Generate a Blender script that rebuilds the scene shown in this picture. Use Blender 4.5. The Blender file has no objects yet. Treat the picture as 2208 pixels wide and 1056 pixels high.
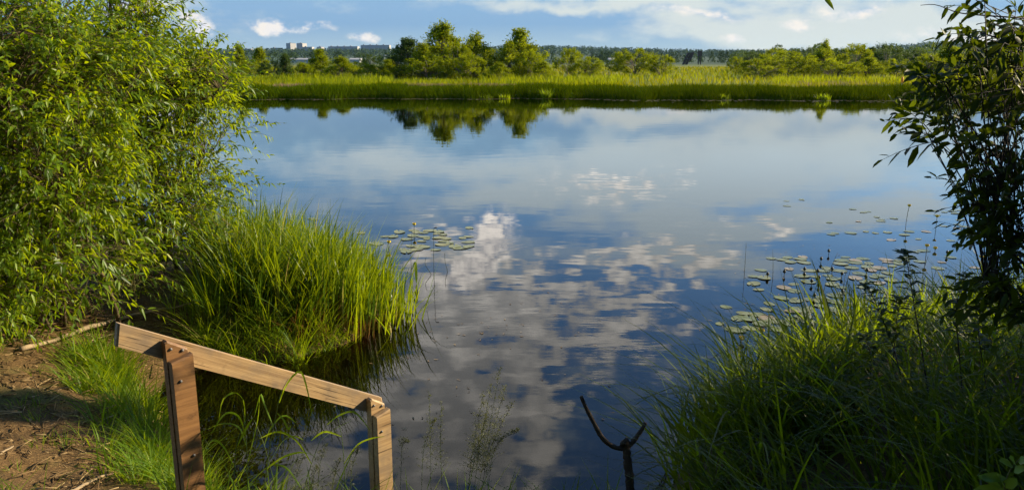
import bpy, math, random
import numpy as np
from mathutils import Vector
rng = np.random.default_rng(11)
random.seed(11)
S = bpy.context.scene
col = S.collection
R = math.radians

# ------------------------------------------------------------------ camera
FPX, PITCH, EYE = 1733.0, R(12.93), 2.4
cp, sp = math.cos(PITCH), math.sin(PITCH)
cam = bpy.data.cameras.new("camera")
cam.sensor_width = 36.0
cam.lens = 36.0 * FPX / 2208.0
cam.clip_start, cam.clip_end = 0.05, 20000.0
cam_o = bpy.data.objects.new("camera", cam)
col.objects.link(cam_o)
cam_o.location = (0, 0, EYE)
cam_o.rotation_euler = (math.pi / 2 - PITCH, 0, 0)
S.camera = cam_o


def ray(px, py):
    dx, dy = (px - 1104.0) / FPX, (528.0 - py) / FPX
    return np.array([dx, cp + dy * sp, -sp + dy * cp])


def at_s(px, py, s):
    return np.array([0, 0, EYE]) + ray(px, py) * s


def at_z(px, py, z=0.0):
    d = ray(px, py)
    return np.array([0, 0, EYE]) + d * ((z - EYE) / d[2])


def at_y(px, py, Y):
    d = ray(px, py)
    return np.array([0, 0, EYE]) + d * (Y / d[1])


def sky_uv(px, py):
    d = ray(px, py)
    return d[0] / d[1], abs(d[2]) / d[1]


# ------------------------------------------------------------------ sun, sky, exposure
SUN_AZ, SUN_EL = R(73), R(22)
sun_dir = Vector((math.sin(SUN_AZ) * math.cos(SUN_EL), math.cos(SUN_AZ) * math.cos(SUN_EL), math.sin(SUN_EL)))
sl = bpy.data.lights.new("sun", "SUN")
sl.energy = 5.0
sl.angle = R(0.5)
sl.color = (1.0, 0.84, 0.58)
so = bpy.data.objects.new("sun", sl)
col.objects.link(so)
so.rotation_euler = (-sun_dir).to_track_quat('-Z', 'Y').to_euler()

S.view_settings.view_transform = 'Standard'
S.view_settings.look = 'None'
S.view_settings.exposure = 1.05
S.view_settings.gamma = 1.0
S.cycles.max_bounces = 8
S.cycles.diffuse_bounces = 3
S.cycles.glossy_bounces = 4
S.cycles.transmission_bounces = 6
S.cycles.transparent_max_bounces = 12
S.cycles.volume_bounces = 0
S.cycles.sample_clamp_indirect = 5.0
S.cycles.use_denoising = True

world = bpy.data.worlds.new("World")
S.world = world
world.use_nodes = True
wt = world.node_tree
wt.nodes.clear()
WN, WL = wt.nodes, wt.links


class NT:
    """tiny node-building helper"""
    def __init__(s, tree): s.t = tree
    def n(s, typ, **kw):
        x = s.t.nodes.new(typ)
        for k, v in kw.items(): setattr(x, k, v)
        return x
    def l(s, a, b): s.t.links.new(a, b)
    def put(s, sock, v):
        if hasattr(v, 'is_output'): s.l(v, sock)
        elif v is not None: sock.default_value = v
    def m(s, op, a, b=None, c=None, clamp=False):
        x = s.n('ShaderNodeMath', operation=op, use_clamp=clamp)
        s.put(x.inputs[0], a); s.put(x.inputs[1], b)
        if c is not None: s.put(x.inputs[2], c)
        return x.outputs[0]
    def vm(s, op, a, b=None, scale=None):
        x = s.n('ShaderNodeVectorMath', operation=op)
        s.put(x.inputs[0], a); s.put(x.inputs[1], b)
        if scale is not None: s.put(x.inputs['Scale'], scale)
        return x.outputs[0]
    def noise(s, vec, scale, detail=4, rough=0.5, dist=0.0, out='Fac'):
        x = s.n('ShaderNodeTexNoise')
        if vec is not None: s.l(vec, x.inputs['Vector'])
        x.inputs['Scale'].default_value = scale
        x.inputs['Detail'].default_value = detail
        x.inputs['Roughness'].default_value = rough
        x.inputs['Distortion'].default_value = dist
        return x.outputs[out]
    def mix(s, f, a, b, blend='MIX'):
        x = s.n('ShaderNodeMix', data_type='RGBA', blend_type=blend)
        s.put(x.inputs[0], f)
        for i, v in ((6, a), (7, b)):
            if isinstance(v, tuple) and len(v) == 3: v = v + (1,)
            s.put(x.inputs[i], v)
        return x.outputs[2]
    def ss(s, v, lo, hi):
        x = s.n('ShaderNodeMapRange', interpolation_type='SMOOTHSTEP')
        s.put(x.inputs[0], v); x.inputs[1].default_value = lo; x.inputs[2].default_value = hi
        return x.outputs[0]
    def ramp(s, v, stops):
        x = s.n('ShaderNodeValToRGB')
        e = x.color_ramp.elements
        while len(e) < len(stops): e.new(0.5)
        for k, (p, c) in enumerate(stops):
            e[k].position = p; e[k].color = c + (1,)
        s.put(x.inputs[0], v)
        return x.outputs[0]


W = NT(wt)
skyt = W.n('ShaderNodeTexSky', sky_type='NISHITA', sun_disc=False, sun_elevation=SUN_EL,
           sun_rotation=SUN_AZ, altitude=100, air_density=1.0, dust_density=0.3, ozone_density=2.5)
SKY_STRENGTH = 0.092
base_sky = W.vm('SCALE', W.vm('MULTIPLY', skyt.outputs[0], (0.72, 0.92, 1.12)), scale=SKY_STRENGTH)
gen = W.n('ShaderNodeTexCoord').outputs['Generated']
sx = W.n('ShaderNodeSeparateXYZ'); W.l(gen, sx.inputs[0])
yy = W.m('MAXIMUM', sx.outputs[1], 0.05)
zz = W.m('MAXIMUM', sx.outputs[2], 0.004)
u = W.m('DIVIDE', sx.outputs[0], yy); v = W.m('DIVIDE', zz, yy)
cb = W.n('ShaderNodeCombineXYZ'); W.l(u, cb.inputs[0]); W.l(v, cb.inputs[1])
P = cb.outputs[0]
cb2 = W.n('ShaderNodeCombineXYZ')
W.l(W.m('DIVIDE', sx.outputs[0], W.m('ADD', zz, 0.05)), cb2.inputs[0]); W.l(W.m('DIVIDE', yy, W.m('ADD', zz, 0.05)), cb2.inputs[1])
PLANE = cb2.outputs[0]
wn = W.noise(P, 9.0, 5, 0.55, out='Color')
P2 = W.vm('ADD', P, W.vm('MULTIPLY', W.vm('SUBTRACT', wn, (0.5, 0.5, 0.5)), (0.10, 0.07, 0)))


def blob(px, py, a, b, rot=0.0, w=1.0):
    u0, v0 = sky_uv(px, py)
    ua = abs(sky_uv(px + a, py)[0] - u0)
    vb = abs(sky_uv(px, py + b)[1] - sky_uv(px, py - b)[1]) / 2
    mp = W.n('ShaderNodeMapping', vector_type='TEXTURE')
    W.l(P2, mp.inputs[0])
    mp.inputs['Location'].default_value = (u0, v0, 0)
    mp.inputs['Rotation'].default_value = (0, 0, R(rot))
    mp.inputs['Scale'].default_value = (ua, vb, 1)
    g = W.n('ShaderNodeTexGradient', gradient_type='SPHERICAL')
    W.l(mp.outputs[0], g.inputs[0])
    return W.m('MULTIPLY', g.outputs['Fac'], w)


def vsum(lst):
    o = lst[0]
    for k in lst[1:]: o = W.m('ADD', o, k)
    return o


fb = W.m('SUBTRACT', W.noise(W.vm('MULTIPLY', P, (1, 1.5, 1)), 42.0, 8, 0.62), 0.5)
fbs = W.m('SUBTRACT', W.noise(W.vm('MULTIPLY', P, (1, 2.6, 1)), 11.0, 7, 0.6), 0.5)
lump = W.m('SUBTRACT', W.noise(PLANE, 8.0, 4, 0.5), 0.5)
# soft veils (bright towards the sun side), streaks of thin cloud higher up
GC = vsum([blob(850, 420, 950, 210, 0, .58), blob(1200, 900, 1000, 420, 0, .40), blob(1850, 70, 760, 150, 0, 1.25), blob(1750, 330, 640, 200, 0, 1.1), blob(1330, 385, 430, 100, 0, .85), blob(1150, 430, 250, 40, 0, .5),
           blob(820, 345, 420, 50, 0, .45), blob(1500, 550, 360, 70, 0, 1.0), blob(1480, 485, 330, 40, 0, .95), blob(1900, 470, 300, 60, 0, .8), blob(2000, 620, 300, 120, 0, .6),
           blob(1250, 8, 460, 26, 0, .9), blob(380, 30, 220, 70, 0, .7), blob(1000, 560, 300, 60, 0, .5)])
dC = W.ss(W.m('ADD', GC, W.m('MULTIPLY', fbs, 1.7)), 0.18, 0.95)
# altocumulus field
GB = vsum([blob(1240, 690, 430, 230, 0, 1.2), blob(960, 720, 240, 320, 0, 1.5), blob(1060, 950, 300, 230, 0, 1.25),
           blob(700, 960, 460, 200, 0, 1.25), blob(1330, 400, 330, 80, 0, .75), blob(560, 1150, 700, 200, 0, 1.0),
           blob(1500, 1200, 500, 130, 0, .9), blob(1500, 560, 260, 70, 0, .7), blob(1640, 480, 240, 50, 0, .6)])
dB = W.ss(W.m('ADD', GB, W.m('MULTIPLY', W.m('MULTIPLY', lump, 5.2), W.m('MULTIPLY', GB, 1.4, clamp=True))), 0.42, 1.15)
# bright cumulus
GA = vsum([blob(1050, 520, 120, 62, -42, 1.3), blob(985, 600, 110, 60, -35, .9), blob(600, 44, 95, 26, -13, 1.3),
           blob(420, 58, 48, 40, 0, 1.3), blob(300, 20, 120, 40, 0, .9), blob(1572, 72, 46, 20, 0, .9), blob(1720, 45, 70, 22, 0, .9),
           blob(785, 84, 46, 18, 0, .95), blob(700, 62, 60, 14, 0, .7), blob(1840, 20, 120, 26, 0, .8), blob(1500, 30, 200, 18, 0, .7), blob(2060, 90, 200, 60, 0, .8)])
dA = W.ss(W.m('ADD', GA, W.m('MULTIPLY', W.m('MULTIPLY', fb, 3.4), W.m('MULTIPLY', GA, 1.6, clamp=True))), 0.12, 1.05)
# blue-grey bank of cloud low over the horizon, paler at its foot
low = W.ramp(W.m('MULTIPLY', v, 10.0), [(0.0, (.215, .275, .32)), (.22, (.165, .24, .315)), (.42, (.115, .20, .315)), (1.0, (.14, .235, .35))])
lowm = W.m('SUBTRACT', 1.0, W.ss(W.m('ADD', v, W.m('MULTIPLY', fbs, .10)), .07, .15))
c = W.mix(W.m('MULTIPLY', lowm, .94), base_sky, low)
hi = W.ss(v, .06, .13)
c = W.mix(W.m('MULTIPLY', dC, .85), c, W.mix(hi, (.37, .39, .365), (.46, .53, .55)))
c = W.mix(W.m('MULTIPLY', dB, .92), c, W.mix(W.ss(lump, -0.08, 0.25), (.47, .46, .44), (1.0, .94, .85)))
c = W.mix(dA, c, W.mix(W.ss(fb, -0.2, 0.15), (0.42, 0.42, 0.46), W.mix(hi, (.47, .44, .40), (1.15, 1.07, .97))))
bg = W.n('ShaderNodeBackground')
W.l(c, bg.inputs[0]); bg.inputs[1].default_value = 1.0
wo = W.n('ShaderNodeOutputWorld'); W.l(bg.outputs[0], wo.inputs[0])

# ------------------------------------------------------------------ object helpers


def tag(o, label=None, cat=None, group=None, kind=None):
    if label: o['label'] = label
    if cat: o['category'] = cat
    if group: o['group'] = group
    if kind: o['kind'] = kind
    return o


def empty(name, loc, label, cat, group=None, kind=None):
    o = bpy.data.objects.new(name, None)
    o.empty_display_size = 0.1
    col.objects.link(o)
    o.location = tuple(float(k) for k in loc)
    return tag(o, label, cat, group, kind)


def copy_tree(o, loc=None, parent=None):
    c = o.copy(); col.objects.link(c)
    if parent: c.parent = parent
    for ch in o.children:
        copy_tree(ch, parent=c)
    if loc is not None: c.location = tuple(float(k) for k in loc)
    return c


class MB:
    """collects vertices and faces, builds ONE mesh object"""
    def __init__(s): s.v = []; s.t = []; s.q = []; s.a = []; s.b = []; s.nv = 0
    def add(s, v, tris=None, quads=None, rnd=0.5, tip=0.0):
        v = np.asarray(v, float).reshape(-1, 3)
        n = len(v)
        s.v.append(v)
        if tris is not None and len(tris): s.t.append(np.asarray(tris, np.int64).reshape(-1, 3) + s.nv)
        if quads is not None and len(quads): s.q.append(np.asarray(quads, np.int64).reshape(-1, 4) + s.nv)
        s.a.append(np.broadcast_to(np.asarray(rnd, float), (n,)))
        s.b.append(np.broadcast_to(np.asarray(tip, float), (n,)))
        s.nv += n
    def mesh(s, name, mat, smooth=True, origin=None):
        V = np.concatenate(s.v)
        if origin is not None: V = V - np.asarray(origin, float)
        T = np.concatenate(s.t) if s.t else np.zeros((0, 3), np.int64)
        Q = np.concatenate(s.q) if s.q else np.zeros((0, 4), np.int64)
        me = bpy.data.meshes.new(name)
        me.vertices.add(len(V)); me.vertices.foreach_set('co', V.astype(np.float32).ravel())
        loops = np.concatenate([T.ravel(), Q.ravel()]).astype(np.int32)
        me.loops.add(len(loops)); me.loops.foreach_set('vertex_index', loops)
        st = np.concatenate([np.arange(len(T)) * 3, len(T) * 3 + np.arange(len(Q)) * 4]).astype(np.int32)
        me.polygons.add(len(st)); me.polygons.foreach_set('loop_start', st)
        me.polygons.foreach_set('use_smooth', np.full(len(st), smooth))
        me.update(calc_edges=True)
        for nm, arr in (('rnd', s.a), ('tip', s.b)):
            at = me.attributes.new(nm, 'FLOAT', 'POINT')
            at.data.foreach_set('value', np.concatenate(arr).astype(np.float32))
        me.materials.append(mat)
        return me
    def build(s, name, mat, parent=None, smooth=True, world=True):
        org = None
        if parent is not None and world:
            o_ = parent; org = np.zeros(3)
            while o_ is not None:
                org += np.array(o_.location); o_ = o_.parent
        o = bpy.data.objects.new(name, s.mesh(name, mat, smooth, org))
        col.objects.link(o)
        if parent is not None: o.parent = parent
        return o


def norm(a): return a / np.maximum(np.linalg.norm(a, axis=-1, keepdims=True), 1e-9)


def ribbons(mb, pos, h, w, az, lean, bend, rows=5, droop=0.0, rnd=None, tipmax=1.0, wexp=1.3, twist=0.6):
    """curved grass blades; lean and bend are fractions of the height"""
    N = len(pos)
    t = np.linspace(0, 1, rows)[None, :]
    h, w, az, lean, bend, droop = [np.broadcast_to(np.asarray(k, float), (N,))[:, None] for k in (h, w, az, lean, bend, droop)]
    hor = h * (lean * t + bend * t ** 2.2)
    z = h * (t - droop * t ** 3.2)
    d = np.stack([np.cos(az), np.sin(az)], -1)
    c = np.zeros((N, rows, 3))
    c[..., 0] = pos[:, 0:1] + hor * d[..., 0]
    c[..., 1] = pos[:, 1:2] + hor * d[..., 1]
    c[..., 2] = pos[:, 2:3] + z
    ta = az + math.pi / 2 + (rng.random((N, 1)) - .5) * 2 * twist + t * (rng.random((N, 1)) - .5) * 1.2
    prof = w * (0.55 + 0.45 * np.sin(np.clip(t * 3.0, 0, math.pi / 2))) * (1 - t ** (wexp * 2)) + 0.0004
    off = np.stack([np.cos(ta), np.sin(ta), np.zeros_like(ta)], -1) * prof[..., None] * .5
    V = np.stack([c - off, c + off], 2).reshape(-1, 3)
    k = np.arange(rows - 1) * 2
    q = np.stack([k, k + 1, k + 3, k + 2], -1)
    Q = (np.arange(N)[:, None, None] * rows * 2 + q[None]).reshape(-1, 4)
    if rnd is None: rnd = rng.random(N)
    rr = np.repeat(rnd, rows * 2)
    tt = np.broadcast_to(np.repeat(t[0], 2)[None] * tipmax, (N, rows * 2)).ravel()
    mb.add(V, quads=Q, rnd=rr, tip=tt)


def leaves(mb, base, d, nrm, L, Wd, droop=0.25, fold=0.18, rnd=None, broad=False):
    N = len(base)
    d = norm(d); side = norm(np.cross(d, nrm)); nn = np.cross(side, d)
    L = np.broadcast_to(np.asarray(L, float), (N,))[:, None]; Wd = np.broadcast_to(np.asarray(Wd, float), (N,))[:, None]
    droop = np.broadcast_to(np.asarray(droop, float), (N,))[:, None]
    ts, pr = ((0, .3, .68, 1), (0, 1, .72, 0)) if not broad else ((0, .32, .74, 1), (0, 1, .85, 0))
    def cen(t): return base + d * L * t - np.array([0, 0, 1.]) * droop * L * t * t
    V = np.zeros((N, 8, 3))
    V[:, 0] = base
    for i, r in ((1, 1), (4, 2)):
        cc = cen(ts[r]); o = side * Wd * .5 * pr[r]; f = nn * Wd * fold * pr[r]
        V[:, i] = cc - o + f; V[:, i + 1] = cc; V[:, i + 2] = cc + o + f
    V[:, 7] = cen(1.0)
    T = np.array([[0, 2, 1], [0, 3, 2], [4, 5, 7], [5, 6, 7]])
    Q = np.array([[1, 2, 5, 4], [2, 3, 6, 5]])
    ix = np.arange(N)[:, None, None] * 8
    if rnd is None: rnd = rng.random(N)
    mb.add(V.reshape(-1, 3), (ix + T).reshape(-1, 3), (ix + Q).reshape(-1, 4), np.repeat(rnd, 8), np.tile([0, .3, .3, .3, .7, .7, .7, 1.], N))


def tubes(mb, Pt, Rd, sides=5, rnd=0.5):
    """Pt (N,K,3), Rd (N,K)"""
    Pt = np.asarray(Pt, float); Rd = np.broadcast_to(np.asarray(Rd, float), Pt.shape[:2])
    N, K, _ = Pt.shape
    tg = norm(np.gradient(Pt, axis=1))
    ref = np.broadcast_to(np.array([.31, .22, .02]), tg.shape)
    a = norm(np.cross(tg, ref + np.where(np.abs(tg[..., 2:3]) < .5, np.array([0, 0, 1.]), 0)))
    b = np.cross(tg, a)
    th = np.arange(sides) / sides * 2 * math.pi
    V = Pt[:, :, None] + Rd[..., None, None] * (np.cos(th)[:, None] * a[:, :, None] + np.sin(th)[:, None] * b[:, :, None])
    k = np.arange(K - 1)[:, None] * sides; j = np.arange(sides)[None]
    q = np.stack([k + j, k + (j + 1) % sides, k + sides + (j + 1) % sides, k + sides + j], -1).reshape(-1, 4)
    Q = (np.arange(N)[:, None, None] * K * sides + q[None]).reshape(-1, 4)
    cap = []
    for jj in range(1, sides - 1):
        cap.append([(K - 1) * sides, (K - 1) * sides + jj, (K - 1) * sides + jj + 1]); cap.append([0, jj + 1, jj])
    T = (np.arange(N)[:, None, None] * K * sides + np.array(cap)[None]).reshape(-1, 3)
    mb.add(V.reshape(-1, 3), T, Q, rnd if np.isscalar(rnd) else np.repeat(rnd, K * sides), np.tile(np.repeat(np.linspace(0, 1, K), sides), N))


def spline(pts, n):
    pts = np.asarray(pts, float)
    t = np.linspace(0, len(pts) - 1, n); out = []
    for x in t:
        i = min(int(x), len(pts) - 2); f = x - i
        p0, p1, p2, p3 = pts[max(i - 1, 0)], pts[i], pts[i + 1], pts[min(i + 2, len(pts) - 1)]
        out.append(.5 * (2 * p1 + (p2 - p0) * f + (2 * p0 - 5 * p1 + 4 * p2 - p3) * f * f + (3 * p1 - p0 - 3 * p2 + p3) * f ** 3))
    return np.array(out)


def box(mb, c, half, ax=None, bevel=0.0, rnd=.5):
    """oriented box with optional chamfered long edges"""
    ax = np.eye(3) if ax is None else np.asarray(ax, float)
    hx, hy, hz = half
    b = bevel
    if b <= 0:
        pr = [(-hy, -hz), (hy, -hz), (hy, hz), (-hy, hz)]
    else:
        pr = [(-hy + b, -hz), (hy - b, -hz), (hy, -hz + b), (hy, hz - b), (hy - b, hz), (-hy + b, hz), (-hy, hz - b), (-hy, -hz + b)]
    n = len(pr); V = []
    for s_ in (-1, 1):
        for (y, z) in pr: V.append(np.asarray(c) + ax[0] * hx * s_ + ax[1] * y + ax[2] * z)
    Q = [[j, (j + 1) % n, n + (j + 1) % n, n + j] for j in range(n)]
    T = []
    for j in range(1, n - 1): T += [[0, j + 1, j], [n, n + j, n + j + 1]]
    mb.add(V, T, Q, rnd)


# ------------------------------------------------------------------ materials


def new_mat(name):
    m = bpy.data.materials.new(name); m.use_nodes = True
    m.node_tree.nodes.clear()
    N = NT(m.node_tree)
    out = N.n('ShaderNodeOutputMaterial')
    return m, N, out


def principled(N, color, rough=.6, spec=.4, normal=None):
    p = N.n('ShaderNodeBsdfPrincipled')
    if isinstance(color, tuple): color = color + (1,)
    N.put(p.inputs['Base Color'], color); N.put(p.inputs['Roughness'], rough)
    p.inputs['Specular IOR Level'].default_value = spec
    if normal is not None: N.l(normal, p.inputs['Normal'])
    return p.outputs[0]


def bump(N, h, dist, strength=1.0):
    b = N.n('ShaderNodeBump'); N.put(b.inputs['Height'], h)
    b.inputs['Distance'].default_value = dist; b.inputs['Strength'].default_value = strength
    return b.outputs[0]


def leaf_mat(name, stops, trans=(0.25, 0.34, 0.02), tf=.4, rough=.42, spec=.35, root=None):
    m, N, out = new_mat(name)
    r = N.n('ShaderNodeAttribute', attribute_name='rnd').outputs['Fac']
    c = N.ramp(r, stops)
    tc = N.mix(r, tuple(k * .7 for k in trans), tuple(min(1, k * 1.25) for k in trans))
    if root is not None:
        tp = N.n('ShaderNodeAttribute', attribute_name='tip').outputs['Fac']
        f = N.m('SUBTRACT', 1.0, N.ss(N.m('ADD', tp, N.m('MULTIPLY', N.m('SUBTRACT', r, .5), .25)), root[0], root[1]))
        c = N.mix(f, c, root[2]); tc = N.mix(f, tc, tuple(k * 1.2 for k in root[2]))
    pb = principled(N, c, rough, spec)
    tr = N.n('ShaderNodeBsdfTranslucent'); N.l(tc, tr.inputs[0])
    mx = N.n('ShaderNodeMixShader'); mx.inputs[0].default_value = tf
    N.l(pb, mx.inputs[1]); N.l(tr.outputs[0], mx.inputs[2]); N.l(mx.outputs[0], out.inputs[0])
    return m


def pos_of(N): return N.n('ShaderNodeNewGeometry').outputs['Position']


def obj_of(N): return N.n('ShaderNodeTexCoord').outputs['Object']


def bark_mat(name, c1, c2, scale=30, rough=.8):
    m, N, out = new_mat(name)
    n = N.noise(N.vm('MULTIPLY', obj_of(N), (1, 1, .3)), scale, 5, .6)
    N.l(principled(N, N.mix(n, c1, c2), rough, .25, bump(N, n, .004)), out.inputs[0])
    return m


def plain_mat(name, c1, c2, scale=10, rough=.7, spec=.3):
    m, N, out = new_mat(name)
    N.l(principled(N, N.mix(N.noise(obj_of(N), scale, 3), c1, c2), rough, spec), out.inputs[0])
    return m


M_WILLOW = leaf_mat('willow_leaf', [(0, (.022, .052, .002)), (.5, (.075, .140, .003)), (.85, (.17, .24, .006)), (1, (.26, .27, .02))], (.48, .58, .003), .41, .42, .32)
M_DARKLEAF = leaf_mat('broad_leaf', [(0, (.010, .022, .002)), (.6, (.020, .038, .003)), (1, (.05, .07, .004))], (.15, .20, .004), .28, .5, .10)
M_REED = leaf_mat('reed_blade', [(0, (.035, .075, .002)), (.5, (.075, .14, .003)), (.88, (.16, .215, .006)), (1, (.34, .25, .07))], (.38, .46, .004), .36, .40, .35,
                  root=(.05, .34, (.20, .09, .02)))
M_GRASS = leaf_mat('grass_blade', [(0, (.045, .095, .003)), (.6, (.095, .175, .004)), (.9, (.19, .23, .01)), (1, (.36, .28, .09))], (.40, .50, .005), .42, .5, .2)
M_SHADEGRASS = leaf_mat('bank_reed_blade', [(0, (.008, .020, .001)), (.5, (.017, .038, .002)), (1, (.06, .085, .004))], (.40, .52, .003), .38, .5, .10)  # base colour lowered to deepen the shade on the right bank
M_STALK = leaf_mat('grass_stalk', [(0, (.05, .09, .02)), (1, (.11, .15, .04))], (.3, .36, .04), .3)
M_PANICLE = leaf_mat('grass_panicle', [(0, (.06, .075, .025)), (1, (.14, .14, .05))], (.25, .26, .07), .3)
M_FARREED = leaf_mat('far_reed', [(0, (.022, .05, .001)), (.5, (.048, .085, .001)), (1, (.10, .13, .002))], (.20, .24, .002), .12, .9, .0,
                     root=(.0, .12, (.05, .05, .015)))
M_MEADOW = leaf_mat('meadow_grass', [(0, (.08, .115, .001)), (.5, (.17, .175, .002)), (1, (.27, .22, .008))], (.36, .34, .002), .40, .85, .03)
M_TREE = leaf_mat('tree_leaf', [(0, (.06, .10, .001)), (.5, (.125, .17, .002)), (1, (.22, .235, .004))], (.38, .42, .003), .42, .7, .08)
M_DARKTREE = leaf_mat('dark_tree_leaf', [(0, (.025, .055, .010)), (.5, (.045, .085, .012)), (1, (.08, .11, .015))], (.14, .20, .015), .3, .6, .15)
M_PINK = leaf_mat('fireweed_flower', [(0, (.14, .14, .04)), (.5, (.22, .13, .09)), (1, (.30, .15, .14))], (.28, .18, .12), .3, .7, .1)
M_HILLWOOD = leaf_mat('hill_wood', [(0, (.022, .045, .015)), (1, (.05, .085, .02))], (.06, .09, .02), .2, .8, .05)
M_LITTER = leaf_mat('straw', [(0, (.10, .06, .025)), (.6, (.22, .14, .06)), (1, (.38, .27, .13))], (.2, .12, .05), .15, .7, .2)
M_DEADREED = leaf_mat('dead_reed', [(0, (.12, .055, .012)), (.6, (.26, .13, .03)), (1, (.40, .26, .09))], (.35, .18, .04), .25, .7, .1)
M_BARK = bark_mat('willow_bark', (.04, .03, .016), (.15, .11, .055))
M_SHOOT = bark_mat('green_shoot', (.10, .10, .03), (.20, .17, .06))
M_DARKBARK = bark_mat('dark_bark', (.012, .009, .007), (.04, .028, .02))
M_DEADWOOD = bark_mat('dead_branch', (.16, .11, .06), (.36, .27, .16), 22)
M_TRUNK = bark_mat('tree_bark', (.07, .06, .045), (.2, .17, .13), 6)
M_RUSH = plain_mat('rush_stem', (.02, .03, .012), (.05, .06, .02), 20)
M_BOLT = plain_mat('bolt_steel', (.10, .09, .08), (.2, .19, .18), 80, .35, .6)
M_YELLOW = plain_mat('lily_petal', (.62, .42, .02), (.75, .55, .04), 60, .5)
M_BUD = plain_mat('lily_bud', (.02, .02, .012), (.07, .06, .02), 60, .5)
M_RED = plain_mat('red_wrapper', (.5, .03, .04), (.62, .08, .09), 60, .4)
M_ORANGE = plain_mat('orange_paint', (.7, .22, .01), (.8, .34, .02), 20, .6)
M_RUIN = bark_mat('weathered_timber', (.03, .02, .018), (.09, .06, .05), 2)
M_ROOFF = plain_mat('roofing_felt', (.08, .08, .09), (.13, .13, .14), .3)
M_WHITEP = plain_mat('white_cladding', (.30, .30, .29), (.38, .37, .36), .3)
M_POLE = plain_mat('galvanised_pole', (.4, .4, .4), (.5, .5, .5), 3)


def wood_mat(name='weathered_board', k=1.0):
    m, N, out = new_mat(name)
    g = N.vm('MULTIPLY', obj_of(N), (3, 3, 3))
    at = N.n('ShaderNodeAttribute', attribute_name='grain').outputs['Vector']
    st = N.vm('MULTIPLY', at, (2.2, 60, 60))
    n1 = N.noise(st, 1.0, 6, .6, .6)
    n2 = N.noise(at, 14, 4, .6)
    fine = N.noise(N.vm('MULTIPLY', at, (8, 300, 300)), 1.0, 3, .5)
    c = N.mix(N.ss(n1, .3, .75), (.47, .315, .155), (.27, .165, .075))
    big = N.noise(at, 5.0, 4, .6)
    c = N.mix(N.m('MULTIPLY', N.ss(big, .42, .68), .75), c, (.19, .145, .105))
    crack = N.noise(N.vm('MULTIPLY', at, (3.0, 150, 150)), 1.0, 2, .5, .3)
    c = N.mix(N.m('MULTIPLY', N.ss(crack, .63, .70), .85), c, (.035, .022, .013))
    c = N.mix(N.m('MULTIPLY', N.ss(n2, .58, .78), .6), c, (.09, .055, .03))
    c = N.mix(N.m('MULTIPLY', N.ss(fine, .55, .8), .35), c, (.13, .08, .04))
    c = N.mix(1.0, c, (k, k * .76, k * .56), 'MULTIPLY') if k != 1 else c
    N.l(principled(N, c, N.m('ADD', .48, N.m('MULTIPLY', n1, .25)), .35, bump(N, N.m('ADD', n1, N.m('MULTIPLY', fine, .5)), .0012)), out.inputs[0])
    return m


M_WOOD = wood_mat()
M_POSTWOOD = wood_mat('stained_post_board', .62)


def ground_mat():
    m, N, out = new_mat('bank_soil_and_meadow')
    p = pos_of(N)
    s3 = N.n('ShaderNodeSeparateXYZ'); N.l(p, s3.inputs[0])
    n1 = N.noise(p, 1.7, 6, .6); n2 = N.noise(p, 14, 6, .65); n3 = N.noise(p, 70, 3, .6)
    soil = N.mix(n2, (.045, .026, .009), (.16, .092, .032))
    soil = N.mix(N.ss(n3, .52, .72), soil, (.25, .15, .055))
    soil = N.mix(N.m('MULTIPLY', N.ss(n1, .52, .66), .6), soil, (.055, .065, .014))
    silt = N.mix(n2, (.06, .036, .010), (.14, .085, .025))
    silt = N.mix(N.ss(s3.outputs[2], -.10, -.65), silt, (.016, .012, .008))  # darker peat mud with depth, also standing in for light absorbed by water
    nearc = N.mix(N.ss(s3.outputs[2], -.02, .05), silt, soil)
    nf = N.noise(p, .05, 5, .6); nf2 = N.noise(p, .9, 4, .6)
    mead = N.mix(nf2, (.06, .10, .008), (.14, .165, .014))
    mead = N.mix(N.ss(nf, .5, .62), mead, (.20, .165, .04))
    farc = N.mix(N.ss(s3.outputs[1], 260, 420), mead, (.035, .06, .015))
    c = N.mix(N.ss(s3.outputs[1], 46, 52), nearc, farc)
    c = N.mix(N.m('MULTIPLY', N.ss(s3.outputs[2], .02, .0), N.ss(s3.outputs[1], 40, 44)), c, (.02, .018, .008))
    h = N.m('ADD', n2, N.m('MULTIPLY', n3, .35))
    N.l(principled(N, c, .85, .25, bump(N, h, .02)), out.inputs[0])
    return m


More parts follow.
